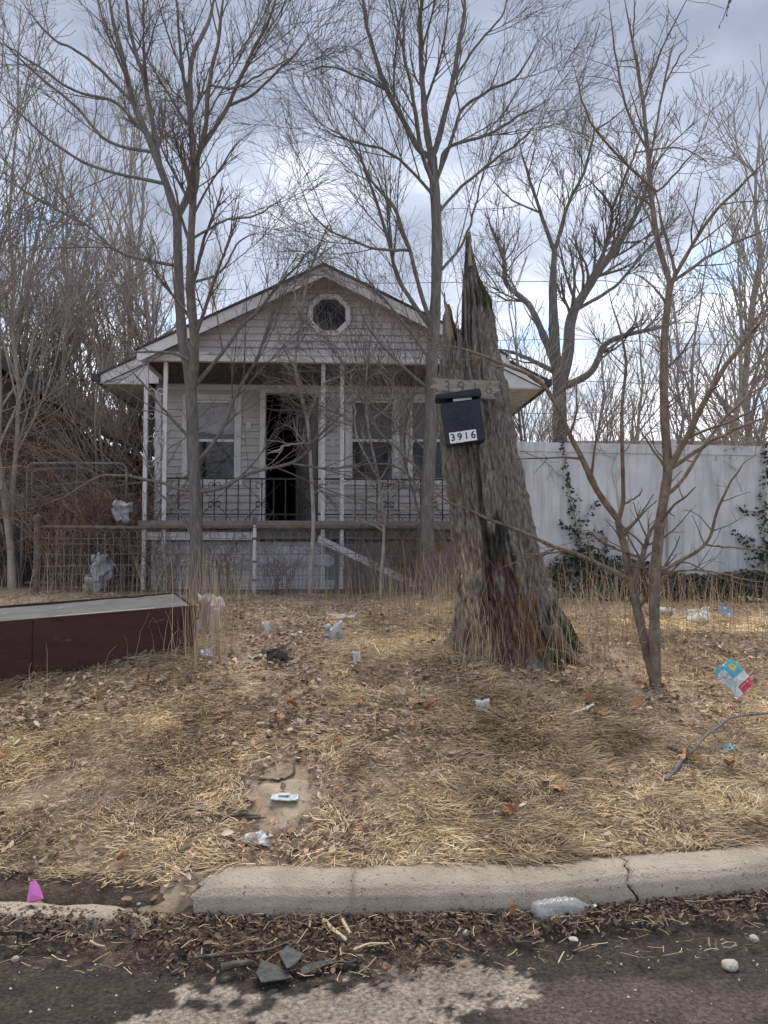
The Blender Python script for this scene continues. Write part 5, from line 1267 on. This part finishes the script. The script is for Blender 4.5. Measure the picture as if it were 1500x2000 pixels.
crumple('wrapper', 'small teal wrapper under the fallen branch', 'wrapper', 1420, 1466, .075, .05, mat('teal_wrapper', (.10, .30, .33), rough=.4), .3, 16, .1, .5)
crumple('wrapper', 'small yellow wrapper left of the teal one by the branch', 'wrapper', 1372, 1460, .05, .04, mat('yellow_wrapper', (.62, .52, .16), rough=.5), .3, 17, .1, .5)
crumple('plastic_scrap', 'white torn plastic strip near the kerb left of center', 'plastic', 502, 1646, .12, .06, mat('torn_film', (.6, .62, .62), (.72, .73, .73), scale=10, rough=.35), .25, 18, -.2, .6)
crumple('plastic_scrap', 'flat grey plastic film left of the crushed can', 'plastic', 402, 1578, .12, .07, GREYP, .15, 19, .1, .3)
crumple('plastic_scrap', 'small clear plastic disc half buried in the lawn at the left', 'plastic', 300, 1482, .08, .06, GREYP, .2, 20, .1, .2)
crumple('white_bucket_lid', 'white plastic lid standing against the left side of the stump', 'lid', 884, 1162, .10, .20, WHITEP, 1.45, 21, .1, .12)
crumple('plastic_scrap', 'white curved plastic lid at the far left edge below the cabinet', 'lid', 2, 1335, .09, .10, WHITEP, 1.2, 22, .3, .2)
crumple('pink_cloth', 'pinkish white torn cloth hanging off the right end of the cabinet', 'cloth', 408, 1236, .20, .30, mat('pinkish_cloth', (.66, .55, .51), (.55, .44, .40), scale=14, rough=.9), 1.25, 23, .25, .6, n=15)
crumple('plastic_bag', 'torn bluish white plastic bag snagged low on the wire fence', 'bag', 190, 1160, .22, .46, mat('bluish_film', (.36, .40, .43), (.60, .61, .61), scale=7, rough=.4), 1.35, 47, .3, 1.5, lift=.05, n=19)
crumple('plastic_basket', 'white torn plastic piece caught behind the fence rail at the left', 'plastic', 232, 1040, .20, .24, GREYP, 1.2, 25, .2, 1.0, n=13)
bpy.data.objects['plastic_basket'].location = at(236, 1018, 10.3)
crumple('wrapper', 'pale lilac wrapper low in the tall grass beside the cabinet', 'wrapper', 404, 1286, .08, .07, mat('lilac_film', (.5, .47, .55), rough=.4), .9, 26, .2, .5)

def soda_can():
    c = G(557, 1568); T = thing('crushed_can', 'flattened silver and pale blue soda can on the bare concrete', 'can', (c[0], c[1], c[2] + .012), math.radians(-4))
    n, k = 28, 14; th = np.linspace(0, 2 * math.pi, n, endpoint=False); x = np.linspace(-.062, .062, k)
    TH, X = np.meshgrid(th, x, indexing='ij'); e = 1 - .25 * (np.abs(X) / .062) ** 6
    V = np.stack([X + .003 * (fbm(TH * 3, X * 40, seed=3) - .5), np.cos(TH) * .040 * e, np.sin(TH) * .008 * e + .010 * (fbm(np.cos(TH) * 3, X * 60, seed=4) - .5)], -1)
    me = mesh_np('body', V, grid_faces(n, k, True), True); bm = bmesh.new(); bm.from_mesh(me); bmesh.ops.holes_fill(bm, edges=bm.edges); bm.to_mesh(me); bm.free()
    link('body', me, mat('faded_can', (.45, .52, .52), (.30, .40, .42), scale=45, rough=.55, metal=0., c3=(.60, .63, .63), c3lo=.5, c3hi=.6, c3scale=30), T, (0, 0, .012))
    MB().tube([(.058, .034 * math.cos(a), .012 + .012 * math.sin(a)) for a in np.linspace(0, 2 * math.pi, 17)], .002, 5).build('rim', mat('aluminium', (.6, .6, .6), rough=.35, metal=.8), T)
    MB().box(-.03, .02, -.02, .01, .0275, .029).build('printed_band', mat('faded_print', (.36, .45, .48), (.6, .64, .64), scale=60, rough=.5), T)
soda_can()

def bottle():
    c = G(1040, 1808); c[2] = .035; e = G(1165, 1798); L = e[0] - c[0]
    T = thing('plastic_bottle', 'clear crushed plastic bottle lying in the gutter against the kerb', 'bottle', c, math.atan2(e[1] - c[1] + .02, L))
    n, k = 36, 40; x = np.linspace(0, L, k); th = np.linspace(0, 2 * math.pi, n, endpoint=False); TH, X = np.meshgrid(th, x, indexing='ij')
    f = X / L; r = np.interp(f, [0, .02, .06, .55, .72, .86, .91, .93, 1], [.010, .034, .041, .041, .039, .020, .0135, .0125, .0125])
    rib = .0022 * np.sin(f * 60) * (f > .1) * (f < .62); dent = 1 - .38 * np.clip(fbm(np.cos(TH) * 1.6 + f * 4, np.sin(TH) * 1.6, seed=7) - .35, 0, 1) * (f < .85) - .10 * (fbm(np.cos(TH) * 5 + f * 14, np.sin(TH) * 5, seed=8) - .5) * (f < .85)
    R = (r + rib) * dent * 1.15
    me = mesh_np('body', np.stack([X, np.cos(TH) * R, np.sin(TH) * R * .92 + .012 * np.sin(f * 3)], -1), grid_faces(n, k, True), True)
    m = mat('clear_plastic', (.72, .74, .75), rough=.10, spec=.7, alpha=.32)
    link('body', me, m, T)
    MB().tube([(L - .002, 0, .002), (L + .012, 0, .002)], .0135, 14).build('cap', mat('white_cap', (.75, .75, .75), rough=.5), T)
    MB().tube([(L * .90, 0, .004), (L * .91, 0, .004)], .016, 14).build('neck_ring', m, T)
bottle()

def chip_bag():
    Y = 4.78; tl, tr, br, bl = at(1393, 1312, Y + .05), at(1430, 1284, Y + .06), at(1473, 1333, Y), at(1441, 1366, Y - .03)
    base = (bl + br) / 2; base[2] = min(bl[2], br[2]) - .0
    T = thing('snack_bag', 'empty teal, white and red foil snack bag standing in the grass at the right', 'bag', bl)
    n, k = 22, 30; U, W = np.meshgrid(np.linspace(0, 1, n), np.linspace(0, 1, k), indexing='ij')
    P = (tl[None, None] * ((1 - U) * (1 - W))[..., None] + tr * (U * (1 - W))[..., None] + br * (U * W)[..., None] + bl * ((1 - U) * W)[..., None])
    nn = nrm(np.cross(tr - tl, bl - tl)); nn = nn if nn[1] < 0 else -nn
    bul = (np.sin(math.pi * U) * np.sin(math.pi * W)) ** .5 * .020; wr = .030 * (fbm(U * 4, W * 5, seed=5) - .5) + .012 * (fbm(U * 14, W * 14, seed=6) - .5)
    Fp = P + nn * (bul + wr)[..., None]; Bp = P - nn * (bul * .8 - wr + .002)[..., None]
    mats = [mat('bag_teal', (.07, .34, .40), (.10, .40, .46), scale=20, rough=.35, spec=.5), mat('bag_white', (.66, .66, .66), (.55, .56, .58), scale=30, rough=.35, spec=.5), mat('bag_red', (.50, .035, .06), (.58, .06, .09), scale=20, rough=.35, spec=.5), mat('bag_silver', (.50, .53, .54), (.38, .41, .43), scale=60, rough=.3, metal=.4), mat('bag_gold', (.68, .50, .12), (.55, .42, .10), scale=30, rough=.4)]
    def side(V, name, front):
        me = mesh_np(name, V - bl, grid_faces(n, k), True)
        for m in mats: me.materials.append(m)
        Q = grid_faces(n, k); ui, wi = (Q[:, 0] // k) / (n - 1), (Q[:, 0] % k) / (k - 1)
        idx = np.where(wi < .50, 0, np.where(wi < .74, 1, 2))
        if front:
            idx = np.where((ui < .36) & (wi > .12) & (wi < .72), 3, idx); idx = np.where((np.abs(ui - .70) < .14 - .5 * np.abs(wi - .22)) & (np.abs(wi - .20) < .13), 4, idx); idx = np.where((ui < .3) & (wi >= .74), 1, idx)
        me.polygons.foreach_set('material_index', idx.astype(np.int32)); link(name, me, None, T)
    side(Fp, 'front_panel', True); side(Bp, 'back_panel', False)
    # small print lines on the silver block
    for i in range(6):
        w_ = .24 + i * .075; a = Fp[2, int(w_ * (k - 1))] + nn * .0015; b = Fp[6, int(w_ * (k - 1))] + nn * .0015
        MB().tube([a - bl, (a + b) / 2 - bl + nn * .001, b - bl], .0008, 4).build('print_line', mat('grey_print', (.2, .22, .24), rough=.6), T)
    for i in range(3):
        a = Fp[9 + i * 3, int(.86 * (k - 1))] + nn * .002; b = Fp[11 + i * 3, int(.86 * (k - 1))] + nn * .002
        MB().tube([a - bl, b - bl], .0022, 5).build('print_line', mats[1], T)
chip_bag()

def stick(name, label, pts, r, m, cat='stick', lift=.015, group=None, twigs=0, seed=0):
    P = []
    for q in pts:
        p = G(q[0], q[1]); p[2] += lift + (q[2] if len(q) > 2 else 0); P.append(p)
    n = 14; chip = name == 'wood_chip'; C = catmull(P, n); C[1:-1] += 0 if chip else .004 * np.random.default_rng(seed).normal(size=(n - 2, 3)); R = np.linspace(r, r * .6, n) * (1 + (.03 if chip else .12) * np.random.default_rng(seed + 1).normal(size=n))
    gr = [(C[None], R[None], 4 if chip else 7)]
    if twigs:
        t = spawn(C[None], R[None], twigs, L=(.08, .25), n=5, rk=.6, rmin=.002, wob=.2, up=.1, g=np.random.default_rng(seed + 2)); gr.append((t[0], t[1], 4))
    return tag(link(name, tubes_mesh(name, gr, C[0]), m, None, C[0]), label, cat, group)
MK = mat('dark_stick', (.06, .05, .042), (.13, .11, .09), scale=30, rough=.9)
MKL = mat('pale_broken_wood', (.42, .33, .22), (.55, .45, .32), scale=25, rough=.9, stretch=(1, 4, 4))
stick('fallen_branch', 'grey forked fallen branch curving through the lawn at the right edge', [(1300, 1530), (1340, 1490, .02), (1390, 1452, .05), (1440, 1432, .07), (1530, 1425, .08)], .010, mat('grey_branch', (.12, .11, .10), (.22, .20, .185), scale=30, rough=.9), 'branch', twigs=4, seed=3)
stick('fallen_branch', 'short side twig beside the fallen branch', [(1302, 1465), (1320, 1478, .02), (1342, 1492, .01)], .006, MK, 'branch', seed=4)
stick('curved_twig', 'dark curved twig above the crushed can', [(505, 1528), (545, 1530), (572, 1516), (577, 1492, .01)], .007, MK, 'twig', seed=5)
stick('wiper_stick', 'long thin dark stick lying left of the bare concrete', [(335, 1600), (400, 1602), (450, 1608), (520, 1604)], .005, MK, seed=6)
stick('wood_strip', 'short white broken lath on the lawn right of center', [(1108, 1406, .01), (1135, 1398, .015), (1160, 1388, .02)], .011, mat('white_lath', (.60, .56, .48), (.50, .45, .37), scale=20, rough=.9), 'wood', seed=7)
stick('twig', 'dark twig beside the crushed paper cup', [(918, 1418), (945, 1402, .02), (965, 1394)], .006, MK, 'twig', seed=8)
stick('straw_stem', 'thin pale drinking straw at the mouth of the plastic bottle', [(1160, 1800), (1185, 1800), (1210, 1802)], .0035, WHITEP, 'straw', .035, seed=9)
for i, (pts, r, lab) in enumerate([([(632, 1822), (655, 1842), (678, 1862)], .013, 'pale split wood chip in the gutter, left of a pair'), ([(660, 1806), (672, 1826), (684, 1848)], .012, 'pale split wood chip in the gutter, right of a pair'), ([(604, 1812), (606, 1826), (604, 1836)], .010, 'short stubby wood chip in the gutter'),
        ([(430, 1916), (460, 1908), (490, 1904)], .016, 'brown rotten wood chunk left of the shingle scrap'), ([(380, 1895), (450, 1888), (520, 1880), (570, 1860)], .006, 'long thin stick in the gutter above the shingle scrap'), ([(176, 1862), (190, 1870), (205, 1872)], .006, 'small pale twig on the mulch at the left'), ([(690, 1880), (720, 1868), (760, 1866)], .006, 'curved straw-coloured twig right of the wood chips'), ([(1075, 1820), (1088, 1810), (1100, 1805)], .006, 'pale wood splinter below the plastic bottle')]):
    stick('wood_chip', lab, pts, r, MKL if 'pale' in lab or 'chip' in lab else MK, 'wood', .04, seed=20 + i)

def shingles():
    ms = mat('grey_shingle_scrap', (.055, .058, .058), (.10, .104, .10), scale=40, rough=.95, bump=.6, bscale=120)
    for name, lab, poly, z in [('shingle_scrap', 'squarish grey shingle scrap with curled corner on the gutter mulch', [(545, 1893), (560, 1879), (594, 1890), (575, 1915), (560, 1926)], .062), ('shingle_scrap', 'larger torn dark shingle scrap under the square one', [(500, 1918), (512, 1896), (552, 1906), (572, 1928), (545, 1936), (510, 1934)], .042), ('shingle_scrap', 'long narrow dark shingle strip right of the square scrap', [(585, 1905), (640, 1888), (700, 1886), (700, 1892), (640, 1900), (588, 1916)], .035), ('slate_strip', 'thin grey plastic strip left of the bare concrete patch', [(448, 1604), (452, 1598), (510, 1594), (510, 1599), (460, 1606)], .03)]:
        P = [G(*q) for q in poly]; c = np.mean(P, 0); n = len(P); zt = [p[2] * 0 + max(0, float(c[2])) + z - .012 + .006 * math.sin(i * 2.1) for i, p in enumerate(P)]
        top = [(p[0] - c[0], p[1] - c[1], zt[i] - c[2]) for i, p in enumerate(P)]; bot = [(a, b, d - .0035) for a, b, d in top]
        MB_ = MB().add([Vector(v) for v in top + bot], [tuple(range(n)), tuple(range(2 * n - 1, n - 1, -1))] + [(i, n + i, n + (i + 1) % n, (i + 1) % n) for i in range(n)])
        tag(MB_.build(name, ms, None, loc=c), lab, 'shingle' if 'shingle' in name else 'plastic')
shingles()
def stones():
    m = mat('pale_stone', (.36, .33, .285), (.48, .445, .39), scale=30, rough=.9)
    for i, (px, py, r, lab) in enumerate([(1425, 1892, .027, 'pale fist-sized stone on the asphalt at the right'), (1474, 1854, .016, 'small pale pebble right of the large stone'), (910, 1842, .013, 'small brownish stone at the edge of the mulch'), (272, 1768, .010, 'small white pebble at the lawn edge left of the kerb'), (232, 1768, .008, 'small grey pebble left of the white one'), (30, 1876, .013, 'tiny white pebble on the dark asphalt at the left'), (76, 1834, .013, 'tiny pale pebble below the pink paper'), (482, 1530, .014, 'round white pebble by the bare concrete'), (578, 1474, .016, 'white pebble on the worn trail'), (1120, 1856, .017, 'flat white shell-like chip below the bottle')]):
        c = G(px, py); bm = bmesh.new(); bmesh.ops.create_icosphere(bm, subdivisions=2, radius=r); g_ = np.random.default_rng(i)
        for v in bm.verts:
            v.co *= .75 + .5 * float(vnoise(v.co.x / r * 1.4 + i * 3, v.co.y / r * 1.4, v.co.z / r * 1.4, seed=i)); v.co.z *= .7 if i != 9 else .3
        me = bpy.data.meshes.new('stone'); bm.to_mesh(me); bm.free(); tag(link('stone', me, m, None, (c[0], c[1], c[2] + r * .4 + (.03 if 1790 < py < 1860 and px > 400 else 0))), lab, 'stone')
stones()
def oak_leaves():
    g = np.random.default_rng(600); out = []
    n = 26; th = np.linspace(0, 2 * math.pi, n, endpoint=False)
    for k in range(3):
        r = (.55 + .45 * np.abs(np.cos(th * 3.5 + k))) * (1 - .45 * np.abs(np.sin(th))); x, y = r * np.cos(th), r * np.sin(th); z = .25 * x ** 2 + .5 * np.abs(y) * (1 if k else -1) + .15 * np.sin(x * 4 + k)
        vs = [(0, 0, 0)] + [(a, b, c) for a, b, c in zip(x, y, z)]; fs = [(0, 1 + i, 1 + (i + 1) % n) for i in range(n)]
        me = MB().add(vs, fs).mesh('oak_leaf', fix=False); out.append(me)
    ml = [mat('tan_oak_leaf', (.40, .22, .10), (.50, .31, .16), scale=3, rough=.8), mat('rust_oak_leaf', (.28, .12, .055), (.36, .18, .09), scale=3, rough=.8)]
    ms = {}
    for k, me in enumerate(out):
        for j, m in enumerate(ml):
            d = me.copy(); d.materials.append(m); ms[(k, j)] = d
    for i, (px, py, s) in enumerate([(818, 1386, .075), (838, 1396, .08), (570, 1392, .09), (610, 1396, .07), (545, 1418, .07), (520, 1270, .08), (560, 1268, .08), (1170, 1412, .07), (1150, 1378, .06), (1240, 1392, .07), (1340, 1490, .09), (1360, 1502, .08), (1090, 1554, .06), (1000, 1602, .06), (985, 1605, .05), (905, 1392, .05), (270, 1446, .05), (10, 1490, .06), (800, 1432, .05), (1425, 1510, .08), (240, 1700, .05), (1000, 1806, .05), (975, 1790, .05), (700, 1390, .05), (1180, 1720, .03), (1250, 1350, .05), (430, 1420, .05), (660, 1460, .04)]):
        c = G(px, py); o = link('oak_leaf', ms[(i % 3, (i * 5 // 3) % 2)], None, None, (c[0], c[1], c[2] + .045 + (.02 if py > 1780 else 0)), (g.normal() * .35 + .2, g.normal() * .35, g.uniform(0, 6.28)), (s * .75,) * 3)
        tag(o, 'curled rusty tan oak leaf lying on the ground', 'leaf', 'oak leaves on the lawn')
oak_leaves()

def overhang_twig():
    # budded twig end of a street tree, hanging in from above
    a = at(1440, -260, 3.6); g = np.random.default_rng(9)
    P = catmull([a, at(1432, -60, 3.55), at(1424, 0, 3.5), at(1412, 38, 3.5)], 12); R_ = np.linspace(.006, .002, 12)
    T = thing('overhanging_twig', 'tip of a budded twig hanging in at the top right of the frame', 'twig', a)
    tw = spawn(P[None], R_[None], 10, t=(.5, 1), L=(.03, .08), n=4, rk=.7, rmin=.0016, wob=.2, up=-.3, g=g)
    link('twig', tubes_mesh('twig', [(P[None], R_[None], 6), (tw[0], tw[1], 4)], a), M_twig, T)
    for p in tw[0][:, -1]: MB().tube([p - a, p - a + np.array([0, 0, -.006]), p - a + np.array([.001, 0, -.013])], [.002, .004, .001], 6).build('bud', M_bark, T)
overhang_twig()
